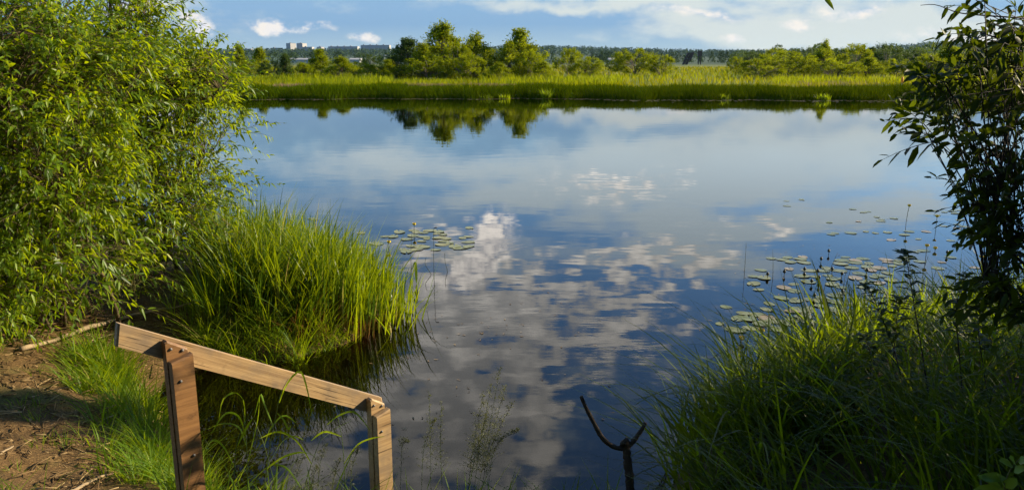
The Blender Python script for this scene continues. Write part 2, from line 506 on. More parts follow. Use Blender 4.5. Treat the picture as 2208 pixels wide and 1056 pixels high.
def water_mat():
    m, N, out = new_mat('lake_water')
    p = pos_of(N)
    s3 = N.n('ShaderNodeSeparateXYZ'); N.l(p, s3.inputs[0])
    a = N.noise(N.vm('MULTIPLY', p, (1.0, 1.9, 1)), 1.1, 2, .45)
    b = N.noise(N.vm('MULTIPLY', p, (1.6, 5.0, 1)), 3.2, 2, .5)
    patch = N.ss(N.noise(p, .22, 3, .5), .42, .66)
    h = N.m('ADD', N.m('MULTIPLY', a, 1.0), N.m('MULTIPLY', N.m('MULTIPLY', b, patch), .16))
    # ring ripples
    for (px, py, rad, amp) in ((1130, 625, 1.3, .02), (1330, 850, 1.0, .035), (985, 300, 5.0, .10)):
        cc = at_z(px, py, 0)
        dx = N.m('SUBTRACT', s3.outputs[0], float(cc[0])); dy = N.m('SUBTRACT', s3.outputs[1], float(cc[1]))
        r = N.m('SQRT', N.m('ADD', N.m('MULTIPLY', dx, dx), N.m('MULTIPLY', dy, dy)))
        wv = N.m('MULTIPLY', N.m('SINE', N.m('MULTIPLY', r, 42.0 / rad)), N.m('SUBTRACT', 1.0, N.ss(r, .3 * rad, rad)))
        h = N.m('ADD', h, N.m('MULTIPLY', wv, amp))
    nb = bump(N, h, .0015)
    fr = N.n('ShaderNodeFresnel'); fr.inputs[0].default_value = 1.33; N.l(nb, fr.inputs[1])
    tr = N.n('ShaderNodeBsdfTransparent'); tr.inputs[0].default_value = (.74, .56, .28, 1)
    gl = N.n('ShaderNodeBsdfGlossy'); gl.inputs['Roughness'].default_value = .012; gl.inputs['Color'].default_value = (1, 1, 1, 1)
    N.l(nb, gl.inputs['Normal'])
    mx = N.n('ShaderNodeMixShader'); N.l(fr.outputs[0], mx.inputs[0])
    N.l(tr.outputs[0], mx.inputs[1]); N.l(gl.outputs[0], mx.inputs[2]); N.l(mx.outputs[0], out.inputs[0])
    return m


def pad_mat(name, c1, c2):
    m, N, out = new_mat(name)
    n = N.noise(obj_of(N), 14, 4, .6)
    at = N.n('ShaderNodeAttribute', attribute_name='rnd').outputs['Fac']
    oi = N.n('ShaderNodeObjectInfo').outputs['Random']
    c = N.mix(N.m('ADD', N.m('MULTIPLY', n, .5), N.m('MULTIPLY', oi, .5)), c1, c2)
    N.l(principled(N, c, .30, .3), out.inputs[0])
    return m


M_PAD = pad_mat('lily_pad_leaf', (.12, .14, .012), (.23, .205, .035))
M_PADB = pad_mat('browning_pad_leaf', (.24, .17, .06), (.32, .24, .11))


def facade_mat():
    m, N, out = new_mat('panel_facade')
    br = N.n('ShaderNodeTexBrick', offset=0.0, squash=1.0)
    o = obj_of(N); s3 = N.n('ShaderNodeSeparateXYZ'); N.l(o, s3.inputs[0])
    cb_ = N.n('ShaderNodeCombineXYZ'); N.l(N.m('ADD', s3.outputs[0], s3.outputs[1]), cb_.inputs[0]); N.l(s3.outputs[2], cb_.inputs[1])
    N.l(cb_.outputs[0], br.inputs['Vector'])
    br.inputs['Color1'].default_value = (.10, .11, .13, 1); br.inputs['Color2'].default_value = (.14, .14, .15, 1)
    br.inputs['Mortar'].default_value = (.26, .25, .25, 1)
    br.inputs['Scale'].default_value = 1.0; br.inputs['Mortar Size'].default_value = .75
    br.inputs['Brick Width'].default_value = 3.2; br.inputs['Row Height'].default_value = 2.9
    br.inputs['Mortar Smooth'].default_value = 0.0
    N.l(principled(N, br.outputs['Color'], .8, .2), out.inputs[0])
    return m


M_FACADE = facade_mat()
M_ENDWALL = plain_mat('end_wall_render', (.40, .37, .34), (.48, .44, .40), .2)

# ------------------------------------------------------------------ ground and water
POLY = np.array([(-40, 15), (-14, 11.8), (-8, 10.8), (-4.4, 9.9), (-3.0, 9.2), (-2.0, 8.5), (-1.35, 7.5), (-1.4, 6.75), (-1.75, 6.25), (-2.25, 6.1),
                 (-2.62, 6.02), (-2.75, 5.75), (-2.42, 5.2), (-2.05, 4.6), (-1.75, 4.2), (-1.3, 3.9), (-.7, 3.75), (.2, 3.7), (.75, 3.85), (1.08, 4.4),
                 (1.45, 5.15), (2.2, 5.85), (3.5, 6.6), (4.9, 7.3), (12, 10), (40, 14), (40, -30), (-40, -30)], float)


def near_sd(x, y):
    x = np.asarray(x, float); y = np.asarray(y, float)
    dmin = np.full(x.shape, 1e9); ins = np.zeros(x.shape, bool)
    n = len(POLY)
    for i in range(n):
        ax_, ay = POLY[i]; bx, by = POLY[(i + 1) % n]
        ex, ey = bx - ax_, by - ay
        t = np.clip(((x - ax_) * ex + (y - ay) * ey) / (ex * ex + ey * ey), 0, 1)
        dmin = np.minimum(dmin, np.hypot(x - ax_ - t * ex, y - ay - t * ey))
        cr = ((ay > y) != (by > y)) & (x < ex * (y - ay) / (ey if abs(ey) > 1e-9 else 1e-9) + ax_)
        ins ^= cr
    return np.where(ins, dmin, -dmin)


RIDGE_PX = np.array([-900, 300, 480, 620, 760, 900, 1060, 1160, 1300, 1420, 1560, 1700, 1840, 1960, 2060, 2300, 3200])
RIDGE_PY = np.array([117, 117, 117, 117, 117, 116, 111, 109, 113, 117, 119, 121, 118, 102, 103, 106, 112])


def ridge(x, y):
    px = 1104 + FPX * x / np.maximum(y, 1) * 0.99
    py = np.interp(px, RIDGE_PX, RIDGE_PY)
    return EYE + 2600 * (130 - py) / FPX * 0.97


def smooth01(x): x = np.clip(x, 0, 1); return x * x * (3 - 2 * x)


def far_shore(x): return 52.6 - 0.075 * np.asarray(x, float) * (np.asarray(x) > 0) + .45 * np.sin(np.asarray(x) * .55) + .35 * np.sin(np.asarray(x) * 1.3 + 1) + .3 * np.sin(np.asarray(x) * .21 + 2) + .18 * np.sin(np.asarray(x) * 2.9)


def wob(x, y, f, s): return np.sin(x * f + s) * np.sin(y * f * 1.13 + 2.1 * s) + .5 * np.sin(x * f * 2.3 + y * f * 1.7 + s)


def height(x, y):
    x = np.asarray(x, float); y = np.asarray(y, float)
    d = near_sd(x, y) + .07 * wob(x, y, 3.1, 1.3) + .03 * wob(x, y, 9.0, .3)
    zn = np.where(d > 0, .42 * (1 - np.exp(-np.maximum(d, 0) / .55)) + .035 * np.maximum(d, 0), -1.6 * (1 - np.exp(np.minimum(d, 0) / 3.2)))
    zn = zn + np.where(d > .05, .018 * wob(x, y, 5.3, .7) + .009 * wob(x, y, 17, 2.7) + .05 * wob(x, y, 1.3, .2) * np.clip(d, 0, 1), 0)
    d2 = y - far_shore(x)
    zf = np.where(d2 > 0, .22 * (1 - np.exp(-np.maximum(d2, 0) / 1.0)) + .4 * smooth01(d2 / 70), -1.6 * (1 - np.exp(np.minimum(d2, 0) / 4)))
    hh = np.where(y > 800, ridge(x, y) * smooth01((y - 900) / 1700.), 0)
    return np.maximum(np.where(y < 30, zn, -9), np.where(y > 30, zf + hh, -9)) if True else zn


rows = np.concatenate([np.linspace(-10, 2.4, 30), np.linspace(2.46, 11, 175), np.linspace(11.3, 46, 50), np.linspace(46.3, 56, 45), np.geomspace(57, 5200, 90)])
ucol = np.linspace(-1, 1, 300)
Yg, Ug = np.meshgrid(rows, ucol, indexing='ij')
Xg = Ug * (7.5 + 1.05 * np.maximum(Yg, 0))
Zg = height(Xg, Yg)
nr, nc = Yg.shape
I = np.arange(nr * nc).reshape(nr, nc)
mb = MB()
mb.add(np.stack([Xg, Yg, Zg], -1), quads=np.stack([I[:-1, :-1], I[:-1, 1:], I[1:, 1:], I[1:, :-1]], -1).reshape(-1, 4))
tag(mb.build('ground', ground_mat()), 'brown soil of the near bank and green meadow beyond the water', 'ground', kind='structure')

mb = MB()
mb.add([(-260, -9, 0), (260, -9, 0), (260, 60, 0), (-260, 60, 0)], quads=[[0, 1, 2, 3]])
tag(mb.build('water', water_mat()), 'calm blue lake water mirroring the clouds', 'water', kind='structure')

# ------------------------------------------------------------------ handrail
RA, RB = at_s(369, 752, 3.32), at_s(800, 869, 4.08)
rdir = RB - RA
rh = norm(np.array([rdir[0], rdir[1], 0])); rd = norm(rdir)
nrm_ = np.array([rh[1], -rh[0], 0])          # face looking at the camera side
upv = np.cross(nrm_, rd) * -1
upv = upv if upv[2] > 0 else -upv
rail_root = empty('handrail', (RA[0], RA[1], height(RA[0], RA[1])), 'weathered wooden handrail sloping down from the bank into the water', 'handrail')


def board(name, outline, origin, ex, ey, en, thick, parent, bev=.0055, mat=None):
    """flat board from a 2-D outline (along ex, ey), thickness along en, chamfered rim, with a grain attribute"""
    o2 = np.array(outline, float)
    n = len(o2)
    cen = o2.mean(0)
    ins = o2 + norm(cen - o2) * bev * 1.4
    layers = [(ins, -thick / 2), (o2, -thick / 2 + bev), (o2, thick / 2 - bev), (ins, thick / 2)]
    V, G = [], []
    for (pp, hh_) in layers:
        for (a, b) in pp:
            V.append(origin + ex * a + ey * b + en * hh_); G.append((a, b, hh_))
    Q, T = [], []
    for k in range(3):
        for j in range(n): Q.append([k * n + j, k * n + (j + 1) % n, (k + 1) * n + (j + 1) % n, (k + 1) * n + j])
    for j in range(1, n - 1): T += [[0, j + 1, j], [3 * n, 3 * n + j, 3 * n + j + 1]]
    m_ = MB(); m_.add(V, T, Q)
    o = m_.build(name, mat or M_WOOD, parent, smooth=False)
    at = o.data.attributes.new('grain', 'FLOAT_VECTOR', 'POINT')
    off = rng.random(3) * 9
    at.data.foreach_set('vector', (np.array(G) + off).astype(np.float32).ravel())
    return o


hw = .044
Lr = np.linalg.norm(rdir)
pL = at_s(255, 716, 3.14); aL = np.dot(pL - RA, rd); aR = Lr + .085
board('rail', [(aL - .012, hw), (aL + .018, -hw), (aR, -hw), (aR + .005, -hw + .012), (aR - .022, hw - .03), (aR - .045, hw)], RA, rd, upv, nrm_, .036, rail_root)


SLOPE = -rdir[2] / np.hypot(rdir[0], rdir[1])


def post(P0, top, wd, low):
    """inner board bolted to the rail and a shorter outer board in front"""
    Z = np.array([0, 0, 1.])
    po = board('post', [(-wd / 2, -P0[2] + low), (wd / 2, -P0[2] + low), (wd / 2, top - wd * SLOPE), (-wd / 2 + .010, top), (-wd / 2, top - .006)],
               P0 + nrm_ * .041, rh, Z, nrm_, .042, rail_root, mat=M_POSTWOOD if low > 0 else M_WOOD)
    ob = board('outer_board', [(-wd / 2, -P0[2] + low), (wd / 2, -P0[2] + low), (wd / 2, top - .062), (-wd / 2, top - .082)],
               P0 + nrm_ * .085 + rh * .004, rh, Z, nrm_, .040, po, mat=M_POSTWOOD if low > 0 else M_WOOD)
    for (a, b, layer) in ((-.024, top - .036, 0), (.022, top - .052, 0), (-.012, top - .165, 1), (.012, top - .50, 1)):
        c0 = P0 + nrm_ * (.0625 if not layer else .1055) + rh * a + Z * b
        m_ = MB()
        tubes(m_, [[c0 - nrm_ * .002, c0 + nrm_ * .0035, c0 + nrm_ * .006]], [[.0065, .0065, .0035]], 8)
        m_.build('bolt', M_BOLT, ob if layer else po)
    return po


post(RA, .058, .088, .15)
post(RB, .052, .082, -.25)

# ------------------------------------------------------------------ scatter helpers


def in_poly(x, y, poly):
    ins = np.zeros(len(x), bool); n = len(poly)
    for i in range(n):
        a, b = poly[i], poly[(i + 1) % n]
        ins ^= ((a[1] > y) != (b[1] > y)) & (x < (b[0] - a[0]) * (y - a[1]) / ((b[1] - a[1]) or 1e-9) + a[0])
    return ins


def scatter(poly, n):
    poly = np.array(poly, float); lo, hi = poly.min(0), poly.max(0); out = np.zeros((0, 2))
    while len(out) < n:
        q = lo + rng.random((n * 3, 2)) * (hi - lo)
        out = np.concatenate([out, q[in_poly(q[:, 0], q[:, 1], poly)]])
    return out[:n]


def clumped(poly, n, k, sd):
    c = scatter(poly, k)
    q = c[rng.integers(0, k, n)] + rng.normal(0, sd, (n, 2))
    return q


def on_ground(q, minz=-.12):
    z = height(q[:, 0], q[:, 1])
    p = np.column_stack([q, z])
    return p[z > minz]


# ------------------------------------------------------------------ left reed clump on the spit


def tussocks(mb, cen, per, h, w, spread=.03, lean=(.1, .5), bend=(.1, .7), droop=.4, rows=6, tone=.22, dirbias=None):
    """tufts of blades leaning outward from each tuft centre"""
    m = len(cen)
    k = np.repeat(np.arange(m), per); n_ = len(k)
    a = rng.random(n_) * 6.28; r_ = spread * np.sqrt(rng.random(n_)) * (.6 + .8 * rng.random(m))[k]
    p_ = np.column_stack([cen[k, 0] + r_ * np.cos(a), cen[k, 1] + r_ * np.sin(a), np.zeros(n_)])
    p_[:, 2] = height(p_[:, 0], p_[:, 1])
    hk = (h[0] + (h[1] - h[0]) * rng.random(m))[k] * (.55 + .5 * rng.random(n_))
    wk = (w[0] + (w[1] - w[0]) * rng.random(n_))
    tn = np.clip((rng.normal(.45, tone, m))[k] + rng.normal(0, .15, n_), 0, 1)
    az_ = a + rng.normal(0, .6, n_)
    if dirbias is not None: az_ = np.where(rng.random(n_) < .5, dirbias + rng.normal(0, .5, n_), az_)
    ribbons(mb, p_, hk, wk, az_, lean[0] + (lean[1] - lean[0]) * rng.random(n_) ** 1.5, bend[0] + (bend[1] - bend[0]) * rng.random(n_) ** 1.5, rows, droop * rng.random(n_) ** 1.3, tn)


SPIT = [(-2.5, 6.25), (-2.2, 6.25), (-1.8, 6.35), (-1.42, 6.8), (-1.3, 7.5), (-1.85, 8.4), (-2.9, 9.0), (-3.6, 9.3), (-3.3, 8.2), (-2.9, 7.2)]
SPIT_R = [(-2.35, 6.35), (-1.8, 6.4), (-1.35, 6.8), (-1.15, 7.2), (-1.2, 7.7), (-1.9, 8.4), (-2.6, 8.0)]
mb = MB()
c_ = scatter(SPIT, 190); tussocks(mb, c_, 16, (.55, .92), (.007, .014), .06, (.05, .28), (.05, .55), .3, 7)
c_ = scatter(SPIT_R, 170); tussocks(mb, c_, 11, (.55, .85), (.010, .019), .05, (.03, .16), (.05, .5), .25, 7, dirbias=.3)
p = on_ground(clumped([(-1.75, 6.5), (-1.32, 6.75), (-1.0, 7.2), (-1.08, 7.6), (-1.6, 7.9)], 420, 60, .08), -.3)
n = len(p)
ribbons(mb, p, .45 + .36 * rng.random(n), .011 + .008 * rng.random(n), rng.normal(.2, 1.0, n), .03 + .12 * rng.random(n), .35 * rng.random(n) ** 2, 6, .2 * rng.random(n))
p = on_ground(clumped([(-1.2, 6.75), (-.98, 7.0), (-.95, 7.4), (-1.1, 7.5)], 34, 16, .06), -.5); n = len(p)
ribbons(mb, p, .40 + .36 * rng.random(n), .010 + .008 * rng.random(n), rng.random(n) * 6.28, .05 + .2 * rng.random(n), .5 * rng.random(n), 6, .2)
md = MB()
c_ = clumped([(-1.9, 6.35), (-1.4, 6.7), (-1.12, 7.15), (-1.3, 7.3), (-1.8, 6.7)], 26, 12, .06); c_ = c_[near_sd(c_[:, 0], c_[:, 1]) > -.25]
tussocks(md, c_, 9, (.22, .5), (.005, .010), .05, (.05, .4), (.1, 1.0), .7, 6)
tag(md.build('dead_reeds', M_DEADREED), 'orange brown dead reed stems at the water edge of the sunlit clump', 'reeds', kind='stuff')
tag(mb.build('reeds', M_REED), 'bright sunlit reed and sedge clump on the left spit', 'reeds', kind='stuff')
# finer arching sedge in front and at the back-left
mb = MB()
c_ = scatter([(-2.9, 6.6), (-2.6, 6.15), (-2.3, 6.1), (-1.75, 6.2), (-1.5, 6.6), (-2.3, 7.2), (-2.9, 7.8)], 120)
tussocks(mb, c_, 20, (.18, .60), (.003, .008), .05, (.1, .5), (.2, 1.0), .6, 7)
c_ = scatter([(-2.7, 6.05), (-2.25, 6.08), (-1.75, 6.15), (-1.35, 6.65), (-1.5, 6.9), (-2.5, 6.4)], 90)
tussocks(mb, c_, 14, (.08, .26), (.003, .009), .06, (.2, .9), (.2, 1.2), .5, 6)
tag(mb.build('sedge', M_GRASS), 'fine arching green sedge in front of the reeds under the willow', 'grass', kind='stuff')

# ------------------------------------------------------------------ near bank grass
mb = MB()
LINE = spline([(-3.15, 5.62), (-2.85, 5.55), (-2.6, 5.2), (-2.32, 4.75), (-2.08, 4.35), (-1.85, 4.0), (-1.55, 3.75), (-1.25, 3.5)], 60)
c_ = LINE[rng.integers(0, 60, 125)] + rng.normal(0, .085, (125, 2)) + np.array([-.05, -.02])
c_ = c_[near_sd(c_[:, 0], c_[:, 1]) > -.02]
tussocks(mb, c_, 20, (.13, .32), (.004, .0105), .07, (.15, .7), (.2, 1.1), .5, 6)
c_ = clumped([(-3.05, 5.5), (-2.75, 5.35), (-2.55, 4.8), (-2.85, 4.9)], 24, 5, .07)
tussocks(mb, c_, 20, (.15, .36), (.004, .010), .06, (.1, .6), (.2, 1.0), .5, 6)
c_ = clumped([(-4.2, 6.3), (-2.9, 6.1), (-2.6, 4.6), (-2.2, 3.3), (-3.4, 3.0), (-4.4, 5.0)], 46, 22, .10)
tussocks(mb, c_, 14, (.05, .16), (.0025, .005), .06, (.2, .9), (.2, .9), .4, 5)
c_ = scatter([(-2.6, 3.2), (-2.1, 3.2), (-2.1, 2.8), (-2.7, 2.8)], 14); tussocks(mb, c_, 20, (.10, .22), (.003, .006), .06, (.2, .8), (.2, .9), .4, 6)
c_ = scatter([(-1.6, 4.0), (-1.2, 3.85), (-.6, 3.7), (.7, 3.75), (.7, 2.7), (-1.7, 2.7)], 110)
tussocks(mb, c_, 16, (.12, .34), (.004, .010), .06, (.15, .7), (.2, 1.0), .5, 6)
tag(mb.build('bank_grass', M_GRASS), 'short bright green grass along the edge of the muddy bank', 'grass', kind='stuff')

# straw and twig litter on the soil
mb = MB()
q = scatter([(-4.6, 6.9), (-2.7, 6.5), (-2.3, 5.0), (-1.9, 3.2), (-3.6, 3.0), (-5, 4.6)], 2300)
p = on_ground(q, .03); n = len(p)
az = rng.random(n) * 6.28; ln = .03 + .14 * rng.random(n) ** 2
dirs = np.stack([np.cos(az), np.sin(az), rng.normal(0, .12, n)], -1)
a0 = p + np.array([0, 0, .006]); a1 = a0 + dirs * ln[:, None] * .5 + np.array([0, 0, .004]); a2 = a0 + dirs * ln[:, None]
tubes(mb, np.stack([a0, a1, a2], 1), np.stack([.0022 + .002 * rng.random(n)] * 3, 1), 3, rng.random(n))
lf = on_ground(scatter([(-4.6, 6.9), (-2.7, 6.5), (-2.3, 5.0), (-1.9, 3.2), (-3.6, 3.0), (-5, 4.6)], 900), .03); n = len(lf)
az = rng.random(n) * 6.28
leaves(mb, lf + np.array([0, 0, .01]), np.stack([np.cos(az), np.sin(az), .1 * rng.normal(size=n)], -1), np.stack([.3 * rng.normal(size=n), .3 * rng.normal(size=n), np.ones(n)], -1),
       .03 + .04 * rng.random(n), .010 + .012 * rng.random(n), .1)
tag(mb.build('litter', M_LITTER), 'dry straw, twigs and dead leaves strewn over the bare soil', 'litter', kind='stuff')

# ------------------------------------------------------------------ right reeds
RB_POLY = [(.85, 3.6), (1.12, 4.4), (1.45, 5.1), (2.2, 5.8), (3.4, 6.5), (4.9, 7.2), (6.2, 7.7), (6.2, 6.4), (4.4, 4.6), (3.2, 3.2), (2.2, 2.5), (1.0, 2.5)]
mb = MB()
c_ = scatter(RB_POLY, 470)
tussocks(mb, c_, 11, (.40, .72), (.009, .019), .06, (.08, .5), (.15, 1.2), .6, 8, .2, dirbias=2.6)
c_ = clumped([(.95, 4.0), (1.12, 4.45), (1.45, 5.15), (2.2, 5.85), (3.4, 6.55), (4.9, 7.25), (4.4, 6.7), (2.4, 5.3), (1.5, 4.2)], 150, 80, .08)
tussocks(mb, c_, 9, (.48, .74), (.010, .019), .06, (.05, .4), (.1, .9), .4, 8, .2)
c_ = scatter([(.9, 3.7), (1.3, 3.7), (2.4, 4.8), (2.4, 5.4), (1.5, 4.9)], 60)
tussocks(mb, c_, 7, (.55, .85), (.012, .022), .05, (.1, .5), (.4, 1.4), .7, 9, .2)
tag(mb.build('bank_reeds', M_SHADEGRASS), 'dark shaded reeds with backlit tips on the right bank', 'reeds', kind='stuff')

# ------------------------------------------------------------------ shrubs


def shrub(name, root, pts, outward, nstem, mats, label, cat, shoot=(.28, .5), nleaf=13, leaf=(.075, .016), r0=.02, up=.5, droop=.35,
          broad=False, group=None, spread=.18, leafdroop=.35, leaf_rise=0.0):
    root = np.array(root, float)
    e = empty(name, root, label, cat, group)
    M = len(pts)
    ends = pts[rng.choice(M, nstem, replace=False)]
    K = 10
    t = np.linspace(0, 1, K)[None, :, None]
    st0 = root + np.column_stack([rng.normal(0, spread, (nstem, 2)), np.full(nstem, -.12)])
    mid = st0 * .45 + ends * .55 + np.column_stack([rng.normal(0, .08, (nstem, 2)), .25 * (ends[:, 2] - st0[:, 2])])
    stems = (1 - t) ** 2 * st0[:, None] + 2 * t * (1 - t) * mid[:, None] + t ** 2 * ends[:, None]
    stems += rng.normal(0, .012, stems.shape) * (t > 0) * (t < 1)
    flat = stems[:, 2:].reshape(-1, 3)
    own = np.zeros(M, int); att = np.zeros((M, 3))
    for i in range(0, M, 500):
        dd = pts[i:i + 500, None] - flat[None]
        cost = np.linalg.norm(dd, axis=-1) + np.maximum(0, -dd[..., 2]) * .8
        jj = np.argpartition(cost, 6, axis=1)[:, :6]; j = jj[np.arange(len(jj)), rng.integers(0, 6, len(jj))]; own[i:i + 500] = j // (K - 2); att[i:i + 500] = flat[j]
    # shoots
    sl_ = shoot[0] + (shoot[1] - shoot[0]) * rng.random(M)
    sdir = norm(outward * .7 + np.array([0, 0, up]) + rng.normal(0, .45, (M, 3)))
    ks = np.linspace(0, 1, 5)
    SP = pts[:, None] + sdir[:, None] * (sl_[:, None] * ks)[..., None] - np.array([0, 0, 1.]) * (droop * sl_[:, None] * ks ** 2)[..., None]
    kk = np.linspace(0, 1, 4)[None, :, None]
    TW = att[:, None] * (1 - kk) + pts[:, None] * kk + np.array([0, 0, .06]) * (kk * (1 - kk) * 4)
    full = np.concatenate([TW[:, :-1], SP], 1)
    rad = np.linspace(1, .25, full.shape[1])[None] * (.0022 + .0016 * rng.random(M))[:, None]
    for i in range(nstem):
        m_ = MB()
        tubes(m_, stems[i:i + 1], (np.linspace(1, .25, K) * r0 * (.7 + .6 * rng.random()))[None], 6)
        own_i = np.where(own == i)[0]
        if len(own_i): tubes(m_, full[own_i], rad[own_i], 3)
        m_.build('stem', mats[1], e)
    # leaves
    tl = np.linspace(.02, 1, nleaf)[None] + rng.normal(0, .02, (M, nleaf))
    f = np.clip(tl, 0, .999) * 4; i0 = f.astype(int); fr = (f - i0)[..., None]
    ar = np.arange(M)[:, None]
    B = SP[ar, i0] * (1 - fr) + SP[ar, i0 + 1] * fr
    ax_ = norm(SP[:, 1:] - SP[:, :-1])[ar, np.minimum(i0, 3)]
    rad_ = norm(np.cross(ax_, rng.normal(size=(M, nleaf, 3))))
    d = norm(ax_ * (.55 + .5 * rng.random((M, nleaf, 1))) + rad_ * .8 + np.array([0, 0, leaf_rise]))
    nn = norm(np.array([0, 0, 1.]) + .7 * rng.normal(size=(M, nleaf, 3)))
    cl = np.repeat(np.clip(rng.normal(.45, .2, M), 0, 1), nleaf)
    rn = np.clip(cl + .25 * (rng.random(M * nleaf) - .5) + .12 * (np.tile(tl.mean(0), M) - .5), 0, 1)
    m_ = MB()
    nl = M * nleaf
    sz = (.6 + .6 * rng.random(nl)) * (1 - .35 * np.tile(np.linspace(0, 1, nleaf) ** 2, M))
    leaves(m_, B.reshape(-1, 3), d.reshape(-1, 3), nn.reshape(-1, 3), leaf[0] * sz, leaf[1] * sz ** .7, leafdroop * (.4 + rng.random(nl)), .16, rn, broad)
    m_.build('foliage', mats[0], e)
    return e


def ellipsoid_pts(ells, n, nclump, sd, shell=.35):
    """clumped points through a union of ellipsoids, with outward directions"""
    ells = [(np.array(c, float), np.array(r, float)) for c, r in ells]
    vol = np.array([np.prod(r) for _, r in ells]) ** .8
    which = rng.choice(len(ells), nclump, p=vol / vol.sum())
    d = norm(rng.normal(size=(nclump, 3)))
    rr = (shell + (1 - shell) * rng.random(nclump)) ** .7
    C = np.array([ells[w][0] for w in which]); Rr = np.array([ells[w][1] for w in which])
    cen = C + d * rr[:, None] * Rr
    k = rng.integers(0, nclump, n)
    pts = cen[k] + rng.normal(0, sd, (n, 3)) * np.array([1, 1, 1.15])
    out = norm((pts - C[k]) / Rr[k])
    return pts, out


def px_ell(px, py, Y, ax_, bz, dy_):
    c_ = at_y(px, py, Y); s_ = Y / ray(px, py)[1]
    return c_, (ax_ / FPX * s_, dy_, bz / FPX * s_)


# front-left willow with leaves down to the ground
ells = [px_ell(90, 330, 5.7, 190, 250, .7), px_ell(20, 120, 5.8, 150, 170, .6), px_ell(190, 500, 5.7, 105, 130, .5), px_ell(60, 570, 5.6, 110, 100, .45),
        px_ell(-160, 380, 5.6, 200, 340, .7), px_ell(160, 60, 6.2, 130, 130, .5), px_ell(190, 210, 6.0, 120, 150, .5)]
pts, out_ = ellipsoid_pts(ells, 2500, 135, .10)
r0_ = at_z(95, 690, .35)
shrub('willow_shrub', (r0_[0], r0_[1], height(r0_[0], r0_[1])), pts, out_, 24, (M_WILLOW, M_BARK),
      'dense sunlit willow shrub with leaves hanging down to the muddy soil', 'shrub', r0=.017, leaf=(.080, .0235), nleaf=13, up=.65, droop=.30, leafdroop=.42)
# second willow leaning over the water
ells = [px_ell(330, 180, 7.3, 110, 155, .7), px_ell(280, 10, 7.3, 90, 105, .5), px_ell(410, 185, 7.2, 76, 46, .45), px_ell(388, 325, 7.2, 90, 105, .6), px_ell(435, 332, 7.3, 52, 38, .35),
        px_ell(378, 440, 7.1, 70, 80, .5), px_ell(280, 420, 7.3, 110, 150, .6), px_ell(250, 240, 7.4, 100, 140, .6), px_ell(130, 260, 7.8, 130, 220, .6)]
pts, out_ = ellipsoid_pts(ells, 2500, 125, .10)
r1_ = at_z(300, 610, .3)
shrub('willow_shrub', (r1_[0], r1_[1], height(r1_[0], r1_[1])), pts, out_, 26, (M_WILLOW, M_BARK),
      'bushy willow shrub leaning over the water behind the reed clump', 'shrub', r0=.018, leaf=(.080, .0235), nleaf=13, up=.65, droop=.30, leafdroop=.42)
# small fine-leaved shrub sprouting between willow and reeds
pts, out_ = ellipsoid_pts([px_ell(440, 440, 8.2, 45, 70, .3), px_ell(270, 640, 6.4, 40, 40, .2)], 130, 30, .06)
pp_ = at_y(330, 640, 7.2)
shrub('willow_sapling', (pp_[0], pp_[1], height(pp_[0], pp_[1])), pts, out_, 4, (M_WILLOW, M_SHOOT), 'small young willow sapling between the big willows and the reeds', 'sapling', r0=.008, spread=.05, leaf=(.05, .011))

# right shrub, close to the camera, mostly in its own shade
tips = [(2085, 15), (2075, 80), (2110, 60), (2090, 130), (2010, 165), (1985, 175), (2060, 190), (2020, 215), (2120, 230), (2010, 255), (1995, 290), (2060, 290), (2120, 300),
        (2085, 345), (2150, 350), (2110, 395), (2060, 425), (2110, 440), (2150, 470), (2130, 520), (2170, 560), (2110, 505), (2180, 420), (2190, 300), (2160, 150), (2170, 60), (2150, 620),
        (2190, 640), (2090, 620), (2200, 520), (2140, 660), (2060, 180), (2100, 200), (2050, 240), (2180, 220), (2180, 110), (2140, 100)]
pts, out_ = [], []
for (px, py) in tips:
    for k in range(5 if px < 2120 else 8):
        s_ = 3.45 + .55 * rng.random()
        a = at_s(px + rng.normal(30, 22), py + rng.normal(0, 20), s_)
        pts.append(a); out_.append(norm(np.array([-1.0, -.1, .1]) + rng.normal(0, .35, 3)))
tips_n = len(pts)
big, bo = ellipsoid_pts([((3.15, 3.5, 1.75), (.68, .7, 1.2)), ((3.3, 3.1, 1.1), (.75, .7, .9)), ((3.0, 3.7, .95), (.35, .45, .6)), ((3.9, 3.4, 1.6), (1.0, .9, 1.4))], 1300, 150, .11, .2)
pts = np.concatenate([np.array(pts), big]); out_ = np.concatenate([np.array(out_), bo])
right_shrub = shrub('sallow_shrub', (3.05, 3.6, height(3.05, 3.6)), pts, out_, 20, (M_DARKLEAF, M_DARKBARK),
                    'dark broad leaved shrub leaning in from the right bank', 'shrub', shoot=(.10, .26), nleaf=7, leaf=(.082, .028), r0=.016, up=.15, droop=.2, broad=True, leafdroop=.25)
# bare twig reaching left and the overhanging branch whose single leaf hangs into view
m_ = MB()
tw = spline([at_s(2210, 40, 3.7), at_s(2100, 32, 3.7), at_s(2060, 26, 3.7), at_s(2018, 11, 3.7), at_s(1985, 12, 3.7)], 14)
tubes(m_, tw[None], np.linspace(.004, .0012, 14)[None], 4)
m_.build('twig', M_DARKBARK, right_shrub)
m_ = MB()
tw = spline([(3.05, 3.6, 2.2), at_s(2150, -180, 3.4), at_s(1900, -190, 3.2), at_s(1790, -90, 3.1), at_s(1774, -12, 3.1)], 18)
tubes(m_, tw[None], np.linspace(.009, .0015, 18)[None], 5)
bb = m_.build('overhanging_branch', M_DARKBARK, right_shrub)
m_ = MB()
b0 = at_s(1775, -8, 3.1); b1 = at_s(1799, 21, 3.1)
leaves(m_, np.array([b0]), np.array([b1 - b0]), np.array([[.2, -1., .3]]), float(np.linalg.norm(b1 - b0)), .022, 0.05)
o = m_.build('leaf', M_WILLOW, right_shrub)

# ------------------------------------------------------------------ leafy weeds on the right bank


